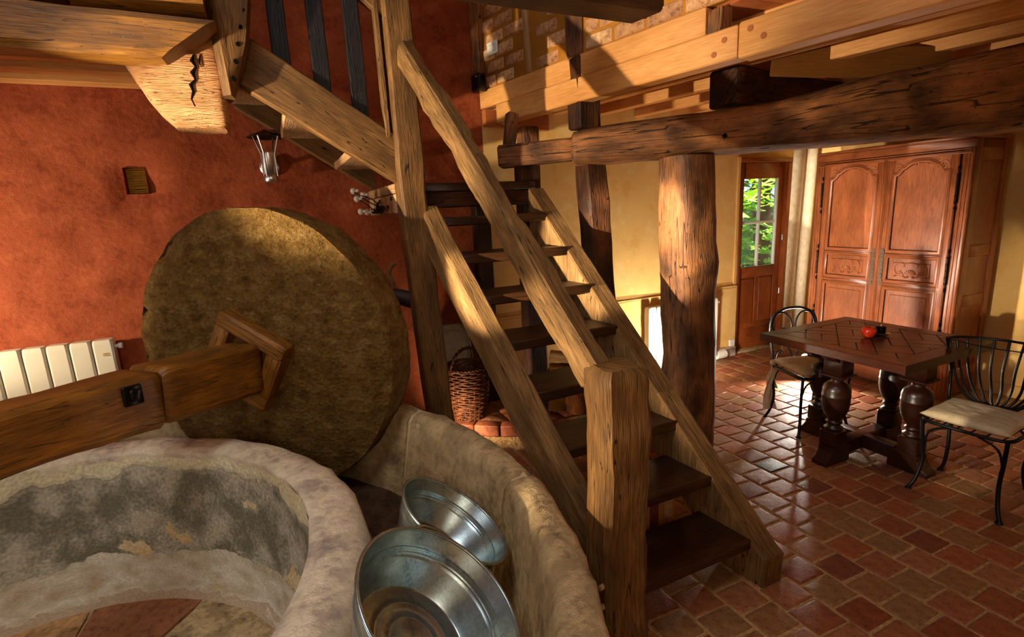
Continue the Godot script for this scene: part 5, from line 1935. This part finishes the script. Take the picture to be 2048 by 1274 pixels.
	s = sn()
	rod(s, curve([Vector3(-0.15, 0.02, 0.045), Vector3(-0.152, 0.40, 0.032), Vector3(-0.10, 0.62, 0.02), Vector3(0.10, 0.62, 0.02), Vector3(0.152, 0.40, 0.032), Vector3(0.15, 0.02, 0.045)]), 0.004, 6)
	put("piping", s, M.grey_cloth, cu)
	# firewood
	log_piece("firewood_log", "big weathered log standing on the hearth right of the slim post", Vector3(1.985, 0.083, -3.22), Vector3(1.985, 0.36, -3.22), 0.115, M.bark, M.end_grain)
	log_piece("firewood_log", "orange split log lying at the foot of the slim post", Vector3(1.80, 0.165, -3.26), Vector3(1.86, 0.165, -3.55), 0.08, M.end_grain, M.oak_warm)
	log_piece("firewood_log", "grey billet lying across the top of the standing log", Vector3(1.88, 0.40, -3.16), Vector3(2.12, 0.42, -3.28), 0.04, M.oak_pale, M.end_grain)
	log_piece("firewood_log", "pale split billet at the back of the firewood heap", Vector3(1.86, 0.49, -3.45), Vector3(2.12, 0.44, -3.30), 0.045, M.oak_pale, M.end_grain)
	log_piece("firewood_log", "golden log under the pale billet of the firewood heap", Vector3(1.85, 0.38, -3.44), Vector3(2.10, 0.365, -3.34), 0.05, M.end_grain, M.oak_warm)
	log_piece("firewood_log", "dark log at the bottom of the firewood heap behind the standing log", Vector3(1.83, 0.20, -3.66), Vector3(2.10, 0.20, -3.56), 0.115, M.bark, M.end_grain)
	var cl := thing("clamp_lamp", "small black clip with a red dot lying on the firewood", "clip", Vector3(2.06, 0.515, -3.36))
	s = sn()
	box(s, Vector3(0, 0.03, 0), Vector3(0.12, 0.03, 0.05), 0.006)
	box(s, Vector3(0.03, 0.0, 0.0), Vector3(0.05, 0.06, 0.03), 0.006)
	put("clip_body", s, M.black_plastic, cl)
	s = sn()
	ball(s, Vector3(0.0, 0.035, 0.025), Vector3(0.005, 0.005, 0.004), 8, 6)
	put("red_dot", s, M.apple_skin, cl)
	# pale block with a notch, beside the pillar
	s = sn()
	var ol := PackedVector2Array([Vector2(-0.17, 0.0), Vector2(-0.005, 0.0), Vector2(0.0, 0.06), Vector2(0.025, 0.10), Vector2(0.05, 0.055), Vector2(0.075, 0.0), Vector2(0.17, 0.0), Vector2(0.11, 0.15), Vector2(0.05, 0.25), Vector2(-0.03, 0.27), Vector2(-0.16, 0.24)])
	plate(s, ol, 0.13, Transform3D(Basis(UPV, -0.35), Vector3(1.98, 0.004, -2.56)), 0.008)
	one("notched_block", s, M.log_pale, "pale wooden block with a pointed notch, standing behind the lower steps", "block")

# ------------------------------------------------------------------ armoire
func arch(x0: float, x1: float, y0: float, y1: float) -> PackedVector2Array:
	# closed outline of a panel with a shaped head, counter-clockwise from the lower left
	var out := PackedVector2Array([Vector2(x0, y0), Vector2(x1, y0)])
	var w := x1 - x0
	var c := (x0 + x1) / 2
	var head := [Vector2(0.5, -0.095), Vector2(0.43, -0.088), Vector2(0.375, -0.062), Vector2(0.345, -0.045), Vector2(0.30, -0.042), Vector2(0.24, -0.022), Vector2(0.16, -0.007), Vector2(0.08, -0.001)]
	for v in head:
		out.append(Vector2(c + v.x * w, y1 + v.y))
	out.append(Vector2(c, y1))
	for k in range(head.size() - 1, -1, -1):
		out.append(Vector2(c - head[k].x * w, y1 + head[k].y))
	return out

func armoire():
	var t := thing("armoire", "tall carved oak armoire with two panelled doors and arched upper panels", "wardrobe", Vector3(4.57, 0, -3.24))
	t.rotation.y = -PI / 2
	var W := 1.17
	var H := 1.99
	var D := 0.45
	var m: Material = M.walnut
	var s := sn()
	# carcass
	for x in [0.02, W - 0.02]:
		s = sn()
		box(s, Vector3(x, H / 2, -D / 2 - 0.02), Vector3(0.03, H - 0.06, D - 0.06), 0.003)
		put("side_panel", s, m, t)
		for z in [-0.05, -D + 0.03]:
			s = sn()
			box(s, Vector3(x, H / 2, z), Vector3(0.05, H - 0.03, 0.07), 0.005)
			put("corner_stile", s, m, t)
		for y in [0.20, 0.78, 1.16, 1.86]:
			s = sn()
			box(s, Vector3(x, y, -D / 2), Vector3(0.045, 0.09, D - 0.14), 0.005)
			put("side_rail", s, m, t)
	s = sn()
	box(s, Vector3(W / 2, H / 2, -D + 0.01), Vector3(W - 0.04, H - 0.04, 0.02), 0.003)
	put("back", s, m, t)
	s = sn()
	box(s, Vector3(W / 2, H - 0.012, -D / 2 + 0.004), Vector3(W + 0.015, 0.024, D + 0.02), 0.005)
	put("top", s, m, t)
	s = sn()
	box(s, Vector3(W / 2, 0.10, -0.035), Vector3(W - 0.1, 0.17, 0.05), 0.005)
	put("base_board", s, m, t)
	for x in [0.035, W - 0.035]:
		s = sn()
		box(s, Vector3(x, H / 2 - 0.01, -0.02), Vector3(0.07, H - 0.03, 0.055), 0.006)
		put("front_stile", s, m, t)
		for q in [-0.012, 0.012]:
			s = sn()
			box(s, Vector3(x + q, H / 2 - 0.02, 0.009), Vector3(0.007, H - 0.16, 0.008), 0.0025)
			put("bead", s, m, t)
	s = sn()
	box(s, Vector3(W / 2, H - 0.055, -0.012), Vector3(W + 0.004, 0.062, 0.055), 0.004)
	put("frieze", s, m, t)
	for q in [[0.094, 0.010, 0.016], [0.108, 0.006, 0.010], [0.120, 0.014, 0.006]]:
		s = sn()
		box(s, Vector3(W / 2, H - q[0], 0.008), Vector3(W - 0.02, q[1], 0.02 + q[2]), 0.003)
		put("cornice_moulding", s, m, t)
	# doors
	for d in 2:
		var x0: float = [0.075, 0.60][d]
		var x1: float = [0.588, 1.095][d]
		var dr := put("door", door_leaf(x0, x1), m, t)
		var px0 := x0 + 0.062
		var px1 := x1 - 0.062
		if d == 0:
			px0 += 0.005
		var up := arch(px0, px1, 1.145, 1.845)
		var md := PackedVector2Array([Vector2(px0, 0.90), Vector2(px1, 0.90), Vector2(px1, 1.11), Vector2(px0, 1.11)])
		var lo := PackedVector2Array([Vector2(px0, 0.27), Vector2(px1, 0.27), Vector2(px1, 0.845), Vector2(px0, 0.845)])
		for pq in [up, md, lo]:
			s = sn()
			moulding(s, pq, 0.030, 0.015, Transform3D(), 0.008)
			put("moulding", s, m, dr)
			s = sn()
			for q in [-0.0165, 0.0165]:
				moulding(s, Geometry2D.offset_polygon(pq, q, Geometry2D.JOIN_MITER)[0], 0.004, 0.005, Transform3D(), 0.0125 if q > 0 else 0.004)
			put("dark_line", s, M.wax_line, dr)
			s = sn()
			var inn := Geometry2D.offset_polygon(pq, -0.014, Geometry2D.JOIN_MITER)
			plate(s, inn[0], 0.012, Transform3D(Basis(), Vector3(0, 0, -0.010)), 0.0)
			put("panel", s, m, dr)
			var fld := Geometry2D.offset_polygon(pq, -0.05, Geometry2D.JOIN_MITER)
			if fld.size() and pq != up:
				s = sn()
				plate(s, fld[0], 0.008, Transform3D(Basis(), Vector3(0, 0, 0.001)), 0.006)
				put("raised_field", s, m, dr)
		# carving: leaves in the upper corners, a shell with scrolls in the middle panel
		var cx := (px0 + px1) / 2
		var hw := (px1 - px0) / 2
		for sg in [-1.0, 1.0]:
			s = sn()
			var sp := []
			for k in 22:
				var a := k * 0.42
				var r := 0.034 - 0.0014 * k
				sp.append(Vector3(cx + sg * (hw - 0.035 + cos(a) * r), 1.795 + sin(a) * r * 1.15, 0.012))
			rod(s, sp, 0.0065, 6)
			for k in 6:
				var c := Vector3(cx + sg * (hw - 0.075 - k * 0.017), 1.828 + (k % 2) * 0.012 - k * 0.001 + 0.012, 0.010)
				ball(s, c, Vector3(0.012, 0.007, 0.006), 8, 5)
				ball(s, c + Vector3(0, -0.016, 0), Vector3(0.006, 0.010, 0.005), 8, 5)
			put("carved_leaves", s, m, dr)
		s = sn()
		var cy := 1.0
		var zz := 0.010
		for sg in [-1.0, 1.0]:
			rod(s, curve([Vector3(cx + sg * 0.02, cy + 0.055, zz), Vector3(cx + sg * 0.045, cy + 0.050, zz), Vector3(cx + sg * 0.05, cy + 0.028, zz)], 5), 0.005, 6)
			rod(s, curve([Vector3(cx + sg * 0.055, cy + 0.055, zz), Vector3(cx + sg * 0.095, cy + 0.052, zz), Vector3(cx + sg * 0.118, cy + 0.012, zz), Vector3(cx + sg * 0.098, cy - 0.030, zz), Vector3(cx + sg * 0.070, cy - 0.026, zz), Vector3(cx + sg * 0.072, cy - 0.008, zz), Vector3(cx + sg * 0.085, cy - 0.014, zz)], 5), 0.0052, 6)
			rod(s, curve([Vector3(cx + sg * 0.060, cy - 0.015, zz), Vector3(cx + sg * 0.045, cy - 0.055, zz), Vector3(cx + sg * 0.020, cy - 0.058, zz), Vector3(cx + sg * 0.022, cy - 0.040, zz)], 5), 0.005, 6)
			rod(s, curve([Vector3(cx + sg * 0.105, cy - 0.042, zz), Vector3(cx + sg * 0.118, cy - 0.060, zz)], 3), 0.006, 6)
		rod(s, curve([Vector3(cx - 0.02, cy + 0.055, zz), Vector3(cx, cy + 0.062, zz), Vector3(cx + 0.02, cy + 0.055, zz)], 5), 0.005, 6)
		for k in 7:
			var a := PI * (0.12 + 0.76 * k / 6.0)
			rod(s, [Vector3(cx + cos(a) * 0.012, cy - 0.04 + sin(a) * 0.010, zz), Vector3(cx + cos(a) * 0.042, cy - 0.036 + sin(a) * 0.042, zz)], [0.004, 0.0085], 6)
		put("shell_carving", s, m, dr)
		# iron: pin hinges on the outer edge, a long pierced plate on the meeting edge
		var hx := x0 - 0.002 if d == 0 else x1 + 0.002
		for y in [1.62, 1.02, 0.46]:
			s = sn()
			rod(s, [Vector3(hx, y - 0.10, 0.022), Vector3(hx, y + 0.10, 0.022)], 0.0085, 8)
			for k in 5:
				ball(s, Vector3(hx, y - 0.10 + k * 0.05, 0.022), Vector3(0.012, 0.008, 0.012), 8, 5)
				ball(s, Vector3(hx, y - 0.145 + (k % 2) * 0.29, 0.020), Vector3(0.008, 0.018, 0.008), 8, 5)
			var hg := put("hinge", s, M.hinge_iron, t)
			hg.set_meta("label", "long black iron pin hinge")
		s = sn()
		var ex := x1 - 0.028 if d == 0 else x0 + 0.028
		for k in 9:
			var y := 0.875 + k * 0.034
			var r := 0.010 + 0.006 * absf(sin(k * 1.3))
			plate(s, PackedVector2Array([Vector2(ex - r, y - 0.014), Vector2(ex + r, y - 0.014), Vector2(ex + r * 1.2, y + 0.004), Vector2(ex + r * 0.4, y + 0.018), Vector2(ex - r * 0.4, y + 0.018), Vector2(ex - r * 1.2, y + 0.004)]), 0.004, Transform3D(Basis(), Vector3(0, 0, 0.016)))
		put("lock_plate", s, M.lock_plate, dr)
	s = sn()
	box(s, Vector3(0.594, 1.03, 0.012), Vector3(0.026, 1.72, 0.022), 0.006)
	put("astragal", s, m, t)
	for q in [[0.577, 0.003], [0.611, 0.003], [0.076, 0.003], [W - 0.076, 0.003]]:
		s = sn()
		box(s, Vector3(q[0], 1.03, 0.014), Vector3(q[1], 1.68, 0.008), 0.0005)
		put("dark_line", s, M.wax_line, t)

func door_leaf(x0: float, x1: float) -> SurfaceTool:
	var s := sn()
	var y0 := 0.20
	var y1 := 1.885
	var w := 0.058
	box(s, Vector3(x0 + w / 2, (y0 + y1) / 2, 0.0), Vector3(w, y1 - y0, 0.030), 0.004)
	box(s, Vector3(x1 - w / 2, (y0 + y1) / 2, 0.0), Vector3(w, y1 - y0, 0.030), 0.004)
	for q in [[0.235, 0.07], [0.8725, 0.055], [1.1275, 0.035]]:
		box(s, Vector3((x0 + x1) / 2, q[0], 0.0), Vector3(x1 - x0 - 2 * w, q[1], 0.029), 0.003)
	# shaped top rail: what is left above the arched panel
	var a := arch(x0 + w, x1 - w, 1.145, 1.848)
	var top := PackedVector2Array([Vector2(x0 + w, y1), Vector2(x0 + w, a[a.size() - 1].y)])
	for k in range(a.size() - 1, 1, -1):
		top.append(a[k])
	top.append(Vector2(x1 - w, y1))
	plate(s, top, 0.028, Transform3D(Basis(), Vector3(0, 0, -0.014)))
	for x in [x0 + 0.010, x1 - 0.010]:
		box(s, Vector3(x, (y0 + y1) / 2, 0.016), Vector3(0.010, y1 - y0 - 0.01, 0.010), 0.004)
	box(s, Vector3((x0 + x1) / 2, y1 - 0.008, 0.016), Vector3(x1 - x0 - 0.02, 0.010, 0.010), 0.004)
	return s

# ------------------------------------------------------------------ table and what stands on it
func table():
	var c := Vector3(3.23, 0, -1.87)
	var t := thing("oak_table", "square dark oak table with a parquet top on four bulbous turned legs", "table", c)
	var top := 0.76
	var half := 0.432
	var s := sn()
	box(s, Vector3(0, top - 0.030, 0), Vector3(half * 2 - 0.01, 0.030, half * 2 - 0.01), 0.003)
	put("under_board", s, M.walnut_dark, t)
	for k in 4:
		s = sn()
		var a := k * PI / 2
		var b := Basis(UPV, a)
		var fw := 0.095
		plate(s, PackedVector2Array([Vector2(-half, half), Vector2(half, half), Vector2(half - fw, half - fw), Vector2(-half + fw, half - fw)]), 0.048, Transform3D(b * Basis(Vector3(1, 0, 0), Vector3(0, 0, -1), Vector3(0, 1, 0)), Vector3(0, top - 0.048, 0)), 0.003)
		put("border_board", s, M["parquet_%d" % k], t)
	var inner := half - 0.0965
	var sq := PackedVector2Array([Vector2(-inner, -inner), Vector2(inner, -inner), Vector2(inner, inner), Vector2(-inner, inner)])
	var u := 0.172
	var n := 0
	for i in range(-5, 6):
		for j in range(-5, 6):
			for k in 2:
				var q := PackedVector2Array()
				var ox := i * u
				var oy := j * u
				var r: Rect2
				if (i + j) % 2 == 0:
					r = Rect2(ox, oy + k * u / 2, u, u / 2)
				else:
					r = Rect2(ox + k * u / 2, oy, u / 2, u)
				r = r.grow(-0.0024)
				for p in [r.position, Vector2(r.end.x, r.position.y), r.end, Vector2(r.position.x, r.end.y)]:
					q.append(p.rotated(0.62))
				for piece in Geometry2D.intersect_polygons(q, sq):
					var ar := 0.0
					for w in piece.size():
						ar += piece[w].cross(piece[(w + 1) % piece.size()])
					if absf(ar) < 0.0008:
						continue
					s = sn()
					plate(s, piece, 0.017 + 0.0006 * (n % 3), Transform3D(Basis(Vector3(1, 0, 0), Vector3(0, 0, -1), Vector3(0, 1, 0)), Vector3(0, top - 0.018, 0)), 0.001, 1.0, Vector2(n * 0.13, n * 0.07))
					put("parquet_block", s, M["parquet_%d" % (n % 4)], t)
					n += 1
	# four legs set crosswise, joined by a low cross
	for k in 4:
		var b := Basis(UPV, k * PI / 2)
		var p: Vector3 = b * Vector3(0.285, 0, 0) + Vector3(0.02, 0, -0.01)
		s = sn()
		lathe(s, [Vector2(0.045, 0.215), Vector2(0.052, 0.222), Vector2(0.052, 0.232), Vector2(0.038, 0.242), Vector2(0.034, 0.252), Vector2(0.045, 0.262), Vector2(0.046, 0.270), Vector2(0.034, 0.280), Vector2(0.040, 0.290), Vector2(0.058, 0.315), Vector2(0.071, 0.350), Vector2(0.077, 0.390), Vector2(0.077, 0.425), Vector2(0.079, 0.430), Vector2(0.079, 0.440), Vector2(0.076, 0.446), Vector2(0.077, 0.470), Vector2(0.070, 0.495), Vector2(0.052, 0.515), Vector2(0.034, 0.525), Vector2(0.032, 0.540), Vector2(0.046, 0.550), Vector2(0.050, 0.560)], 28, Transform3D(Basis(), p), true, 0.2)
		var lg := put("leg", s, M.walnut_dark, t)
		s = sn()
		box(s, p + Vector3(0, 0.165, 0), Vector3(0.105, 0.10, 0.105), 0.006, b)
		put("lower_block", s, M.walnut_dark, lg)
		s = sn()
		box(s, p + Vector3(0, 0.566, 0), Vector3(0.145, 0.014, 0.145), 0.005, b)
		box(s, p + Vector3(0, 0.635, 0), Vector3(0.115, 0.130, 0.115), 0.006, b)
		put("upper_block", s, M.walnut_dark, lg)
		s = sn()
		plate(s, PackedVector2Array([Vector2(-0.10, 0.0), Vector2(0.115, 0.0), Vector2(0.118, 0.028), Vector2(0.085, 0.045), Vector2(0.062, 0.085), Vector2(0.058, 0.115), Vector2(-0.10, 0.115)]), 0.095, Transform3D(b, p + b * Vector3(0, 0, -0.0475)), 0.005)
		put("foot", s, M.walnut_dark, lg)
		s = sn()
		plate(s, PackedVector2Array([Vector2(-0.06, 0.70), Vector2(-0.06, 0.655), Vector2(0.06, 0.655), Vector2(0.105, 0.685), Vector2(0.11, 0.712), Vector2(-0.06, 0.712)]), 0.09, Transform3D(b, p + b * Vector3(0, 0, -0.045)), 0.004)
		put("bracket", s, M.walnut_dark, lg)
	for k in 2:
		s = sn()
		var d := Vector3(1, 0, 0) if k == 0 else Vector3(0, 0, 1)
		box(s, Vector3(0.02, 0.085, -0.01), Vector3(0.42, 0.09, 0.075) if k == 0 else Vector3(0.075, 0.088, 0.42), 0.006)
		put("cross_stretcher", s, M.walnut_dark, t)
	# apple and candle
	var ap := thing("apple", "red and yellow apple on the table", "apple", Vector3(3.205, top + 0.0005, -1.868))
	s = sn()
	lathe(s, [Vector2(0.006, 0.006), Vector2(0.018, 0.001), Vector2(0.030, 0.010), Vector2(0.039, 0.028), Vector2(0.041, 0.044), Vector2(0.036, 0.058), Vector2(0.024, 0.066), Vector2(0.012, 0.064), Vector2(0.003, 0.056)], 24, Transform3D(), false, -1.0)
	put("flesh", s, M.apple_skin, ap)
	s = sn()
	rod(s, [Vector3(0, 0.055, 0), Vector3(0.002, 0.066, 0.001), Vector3(0.006, 0.078, 0.003)], 0.0016, 5)
	put("stem", s, M.oak_dark, ap)
	var sa := thing("saucer", "small clear glass saucer under the black candle", "saucer", Vector3(3.315, top + 0.0005, -1.865))
	s = sn()
	lathe(s, [Vector2(0.001, 0.002), Vector2(0.028, 0.0), Vector2(0.034, 0.003), Vector2(0.052, 0.016), Vector2(0.050, 0.018), Vector2(0.030, 0.006), Vector2(0.001, 0.005)], 28, Transform3D(), false, 0.3)
	put("dish", s, M.steel, sa)
	var ca := thing("candle", "short black candle standing on the little saucer", "candle", Vector3(3.315, top + 0.006, -1.865))
	s = sn()
	lathe(s, [Vector2(0.026, 0.0), Vector2(0.027, 0.002), Vector2(0.027, 0.052), Vector2(0.024, 0.054), Vector2(0.004, 0.050)], 24, Transform3D(), true)
	put("wax", s, M.black_plastic, ca)
	s = sn()
	rod(s, [Vector3(0, 0.05, 0), Vector3(0.002, 0.064, 0)], 0.0015, 5)
	put("wick", s, M.white_paint, ca)

# ------------------------------------------------------------------ iron chairs with cushions
func chair_frame(t: Node3D):
	# seat ring, four legs and their braces; the back belongs to -z
	var s := sn()
	var ring := []
	for k in 33:
		var a := TAU * k / 32
		ring.append(Vector3(signf(cos(a)) * pow(absf(cos(a)), 0.35) * 0.19, 0.415, signf(sin(a)) * pow(absf(sin(a)), 0.35) * 0.18))
	rod(s, ring, 0.009, 8, false)
	for k in 6:
		var x := -0.15 + k * 0.06
		rod(s, [Vector3(x, 0.412, -0.175), Vector3(x, 0.412, 0.175)], 0.004, 6)
	put("seat_frame", s, M.iron, t)
	for q in [[-1, -1], [1, -1], [-1, 1], [1, 1]]:
		s = sn()
		var sx: float = q[0]
		var sz: float = q[1]
		rod(s, curve([Vector3(sx * 0.175, 0.415, sz * 0.165), Vector3(sx * 0.17, 0.30, sz * 0.155), Vector3(sx * 0.162, 0.18, sz * 0.145), Vector3(sx * 0.175, 0.07, sz * 0.165), Vector3(sx * 0.195, 0.012, sz * 0.185)], 5), 0.0095, 8)
		var lg := put("leg", s, M.iron, t)
		s = sn()
		lathe(s, [Vector2(0.018, 0.0), Vector2(0.018, 0.006), Vector2(0.010, 0.014)], 14, Transform3D(Basis(), Vector3(sx * 0.196, 0, sz * 0.186)))
		put("foot", s, M.iron, lg)
		s = sn()
		rod(s, curve([Vector3(sx * 0.166, 0.27, sz * 0.15), Vector3(sx * 0.14, 0.36, sz * 0.155), Vector3(sx * 0.06, 0.405, sz * 0.168)], 5), 0.006, 6)
		put("brace", s, M.iron, lg)

func spiral(c: Vector3, r0: float, a0: float, turns: float, grow: float) -> Array:
	var out := []
	for k in 25:
		var f := k / 24.0
		var a := a0 + turns * TAU * f
		var r := r0 * pow(grow, f)
		out.append(c + Vector3(cos(a) * r, sin(a) * r, 0))
	return out

func chairs():
	var t := thing("iron_chair", "wrought iron chair with scrollwork back, on the far side of the table", "chair", Vector3(3.325, 0, -2.31), "iron chairs at the table")
	t.rotation.y = -0.294
	chair_frame(t)
	var s := sn()
	# back: outer hoop leaning a little, inner scrolls
	var tilt := Transform3D(Basis(Vector3(1, 0, 0), -0.10), Vector3(0, 0.415, -0.172))
	var hoop := curve([Vector3(-0.155, -0.01, 0), Vector3(-0.172, 0.12, 0), Vector3(-0.185, 0.26, 0), Vector3(-0.16, 0.36, 0), Vector3(-0.08, 0.405, 0), Vector3(0, 0.415, 0), Vector3(0.08, 0.405, 0), Vector3(0.16, 0.36, 0), Vector3(0.185, 0.26, 0), Vector3(0.172, 0.12, 0), Vector3(0.155, -0.01, 0)], 6)
	var hp := []
	for p in hoop:
		hp.append(tilt * p)
	rod(s, hp, 0.0095, 8)
	put("back_hoop", s, M.iron, t)
	for sg in [-1.0, 1.0]:
		s = sn()
		var pts := []
		for p in curve([Vector3(sg * 0.012, 0.0, 0), Vector3(sg * 0.018, 0.07, 0), Vector3(sg * 0.05, 0.13, 0), Vector3(sg * 0.125, 0.21, 0), Vector3(sg * 0.165, 0.29, 0), Vector3(sg * 0.13, 0.375, 0), Vector3(sg * 0.06, 0.375, 0), Vector3(sg * 0.018, 0.31, 0), Vector3(sg * 0.02, 0.22, 0), Vector3(sg * 0.065, 0.185, 0), Vector3(sg * 0.095, 0.22, 0), Vector3(sg * 0.085, 0.265, 0), Vector3(sg * 0.062, 0.258, 0)], 6):
			pts.append(tilt * p)
		rod(s, pts, 0.0062, 7)
		ball(s, pts[pts.size() - 1], Vector3(0.010, 0.010, 0.010), 8, 6)
		put("scroll", s, M.iron, t)
		s = sn()
		pts = []
		for p in curve([Vector3(sg * 0.15, 0.03, 0), Vector3(sg * 0.135, 0.085, 0), Vector3(sg * 0.105, 0.105, 0), Vector3(sg * 0.088, 0.085, 0)], 5):
			pts.append(tilt * p)
		rod(s, pts, 0.006, 7)
		ball(s, pts[pts.size() - 1], Vector3(0.010, 0.010, 0.010), 8, 6)
		put("scroll", s, M.iron, t)
	var cu := cushion("cream cushion with long hanging ties on the scroll-backed chair", t.transform * Transform3D(Basis(), Vector3(0, 0.425, 0.01)), 3)
	# the ties hang at the back left corner
	for q in [[Vector3(-0.19, 0.02, -0.15), 0.030, 0.36, 0.0], [Vector3(-0.175, 0.02, -0.165), 0.020, 0.20, 0.6], [Vector3(0.17, -0.01, -0.16), 0.028, 0.16, 0.2]]:
		s = sn()
		tie(s, q[0], q[1], q[2], q[3])
		put("tie", s, M.linen, cu)
	s = sn()
	ball(s, Vector3(-0.188, 0.018, -0.155), Vector3(0.018, 0.022, 0.018), 10, 8)
	put("knot", s, M.linen, cu)

	var t2 := thing("iron_chair", "wrought iron chair with a tub back of upright rods, nearest to the camera", "chair", Vector3(3.225, 0, -1.295), "iron chairs at the table")
	t2.rotation.y = -1.50
	chair_frame(t2)
	# back: a flaring basket of flat rods rising from one root behind the seat
	var top := []
	for k in 13:
		var a := PI * (1.0 + k / 12.0)
		top.append(Vector3(cos(a) * 0.215, 0.815, sin(a) * 0.15 - 0.105))
	for k in 11:
		s = sn()
		var a := PI * (1.0 + (k + 0.5) / 11.0)
		var root := Vector3(cos(a) * 0.028, 0.455, -0.185 + sin(a) * 0.012)
		var bulge := Vector3(cos(a) * 0.15, 0.545, sin(a) * 0.12 - 0.125)
		var neck := Vector3(cos(a) * 0.18, 0.66, sin(a) * 0.115 - 0.11)
		var tp := Vector3(cos(a) * 0.215, 0.815, sin(a) * 0.15 - 0.105)
		rod(s, curve([root, root.lerp(bulge, 0.55) + Vector3(0, -0.03, 0), bulge, neck, tp], 6), 0.0062, 6)
		put("back_rod", s, M.iron, t2)
	s = sn()
	rod(s, top, 0.007, 8)
	rod(s, [top[0], Vector3(-0.10, 0.812, -0.055), Vector3(0, 0.81, -0.05), Vector3(0.10, 0.812, -0.055), top[12]], 0.003, 6)
	put("back_rail", s, M.iron, t2)
	s = sn()
	rod(s, [Vector3(0, 0.46, -0.185), Vector3(0, 0.41, -0.18)], 0.035, 12)
	put("back_root", s, M.iron, t2)
	for sg in [-1.0, 1.0]:
		s = sn()
		rod(s, curve([Vector3(sg * 0.175, 0.415, -0.14), Vector3(sg * 0.205, 0.47, -0.19), Vector3(sg * 0.215, 0.62, -0.20), Vector3(sg * 0.215, 0.815, -0.105)], 6), 0.0085, 7)
		put("back_post", s, M.iron, t2)
	var c2 := cushion("plump cream cushion with gathered end on the rod-backed chair", t2.transform * Transform3D(Basis(), Vector3(0, 0.425, 0.005)), 9)
	for k in 4:
		s = sn()
		tie(s, Vector3(-0.15 + k * 0.02, 0.028, -0.17 - 0.006 * k), 0.03, 0.05, k * 1.3)
		put("ruffle", s, M.linen, c2)

func tie(s: SurfaceTool, top: Vector3, w: float, l: float, ph: float):
	var rows := []
	for i in 13:
		var f := i / 12.0
		var row := []
		for j in 7:
			var g := j / 6.0 - 0.5
			var ww := w * (0.35 + 1.25 * f)
			row.append(top + Vector3(g * ww * 2.0 * cos(ph) + 0.010 * sin(f * 7.0 + ph), -l * f - 0.010 * absf(g) * f, g * ww * 2.0 * sin(ph) + 0.010 * sin(g * 9.0 + ph + f * 3.0) - 0.012 * f))
		rows.append(row)
	for i in 12:
		for j in 6:
			quad(s, rows[i][j], rows[i][j + 1], rows[i + 1][j + 1], rows[i + 1][j], 0)
			var b := Vector3(0, 0, -0.0025)
			quad(s, rows[i][j + 1] + b, rows[i][j] + b, rows[i + 1][j] + b, rows[i + 1][j + 1] + b, 1)

func cushion(label: String, tf: Transform3D, sd: int) -> Node3D:
	var t := thing("seat_cushion", label, "cushion", tf.origin, "seat cushions")
	t.basis = tf.basis
	var s := sn()
	var rows := []
	var N := 22
	for sgn in [1.0, -1.0]:
		rows = []
		for i in N + 1:
			var row := []
			for j in N + 1:
				var u := i / float(N) * 2 - 1
				var v := j / float(N) * 2 - 1
				var e := (1.0 - pow(absf(u), 5)) * (1.0 - pow(absf(v), 5))
				var h := pow(maxf(e, 0.0), 0.45)
				var pinch := 1.0 - 0.05 * (1.0 - absf(u)) * pow(absf(v), 3) - 0.05 * (1.0 - absf(v)) * pow(absf(u), 3)
				var wr := NZ.get_noise_3d(u * 1.6 + sd, v * 5.0, sgn) * 0.006 * e
				row.append(Vector3(u * 0.185 * pinch, 0.028 + sgn * h * 0.030 + wr, v * 0.18 * pinch))
			rows.append(row)
		for i in N:
			for j in N:
				if sgn > 0:
					quad(s, rows[i][j], rows[i][j + 1], rows[i + 1][j + 1], rows[i + 1][j], 0)
				else:
					quad(s, rows[i + 1][j], rows[i + 1][j + 1], rows[i][j + 1], rows[i][j], 0)
	put("pad", s, M.linen, t)
	return t

func curtain():
	var t := thing("curtain", "plain off-white curtain hanging between the garden door and the armoire", "curtain", Vector3(4.80, 0.02, -3.60))
	var s := sn()
	var back := []
	var rows := []
	for i in 31:
		var f := i / 30.0
		var y := 2.09 - 2.08 * f
		var row := []
		for j in 49:
			var g := j / 48.0
			var x := lerpf(-0.085 - 0.028 * f - 0.03 * sin(f * PI), 0.235 + 0.0 * f, g)
			var fold := 0.0
			if g > 0.50:
				fold = -0.03 * pow(absf(sin((g - 0.50) * 13.0)), 0.6) * signf(sin((g - 0.5) * 13.0))
			else:
				fold = 0.012 * sin(g * 8.0 + f * 1.4)
			row.append(Vector3(x, y, fold + 0.015 * sin(f * 3.0 + g * 2.0)))
		rows.append(row)
	for i in 30:
		for j in 48:
			quad(s, rows[i][j], rows[i][j + 1], rows[i + 1][j + 1], rows[i + 1][j], 0)
			var b := Vector3(0, 0, -0.004)
			quad(s, rows[i][j + 1] + b, rows[i][j] + b, rows[i + 1][j] + b, rows[i + 1][j + 1] + b, 1)
	put("cloth", s, M.curtain_cloth, t)
	s = sn()
	rod(s, [Vector3(-0.55, 2.10, 0.0), Vector3(0.27, 2.10, 0.0)], 0.010, 10)
	put("curtain_rod", s, M.iron, t)
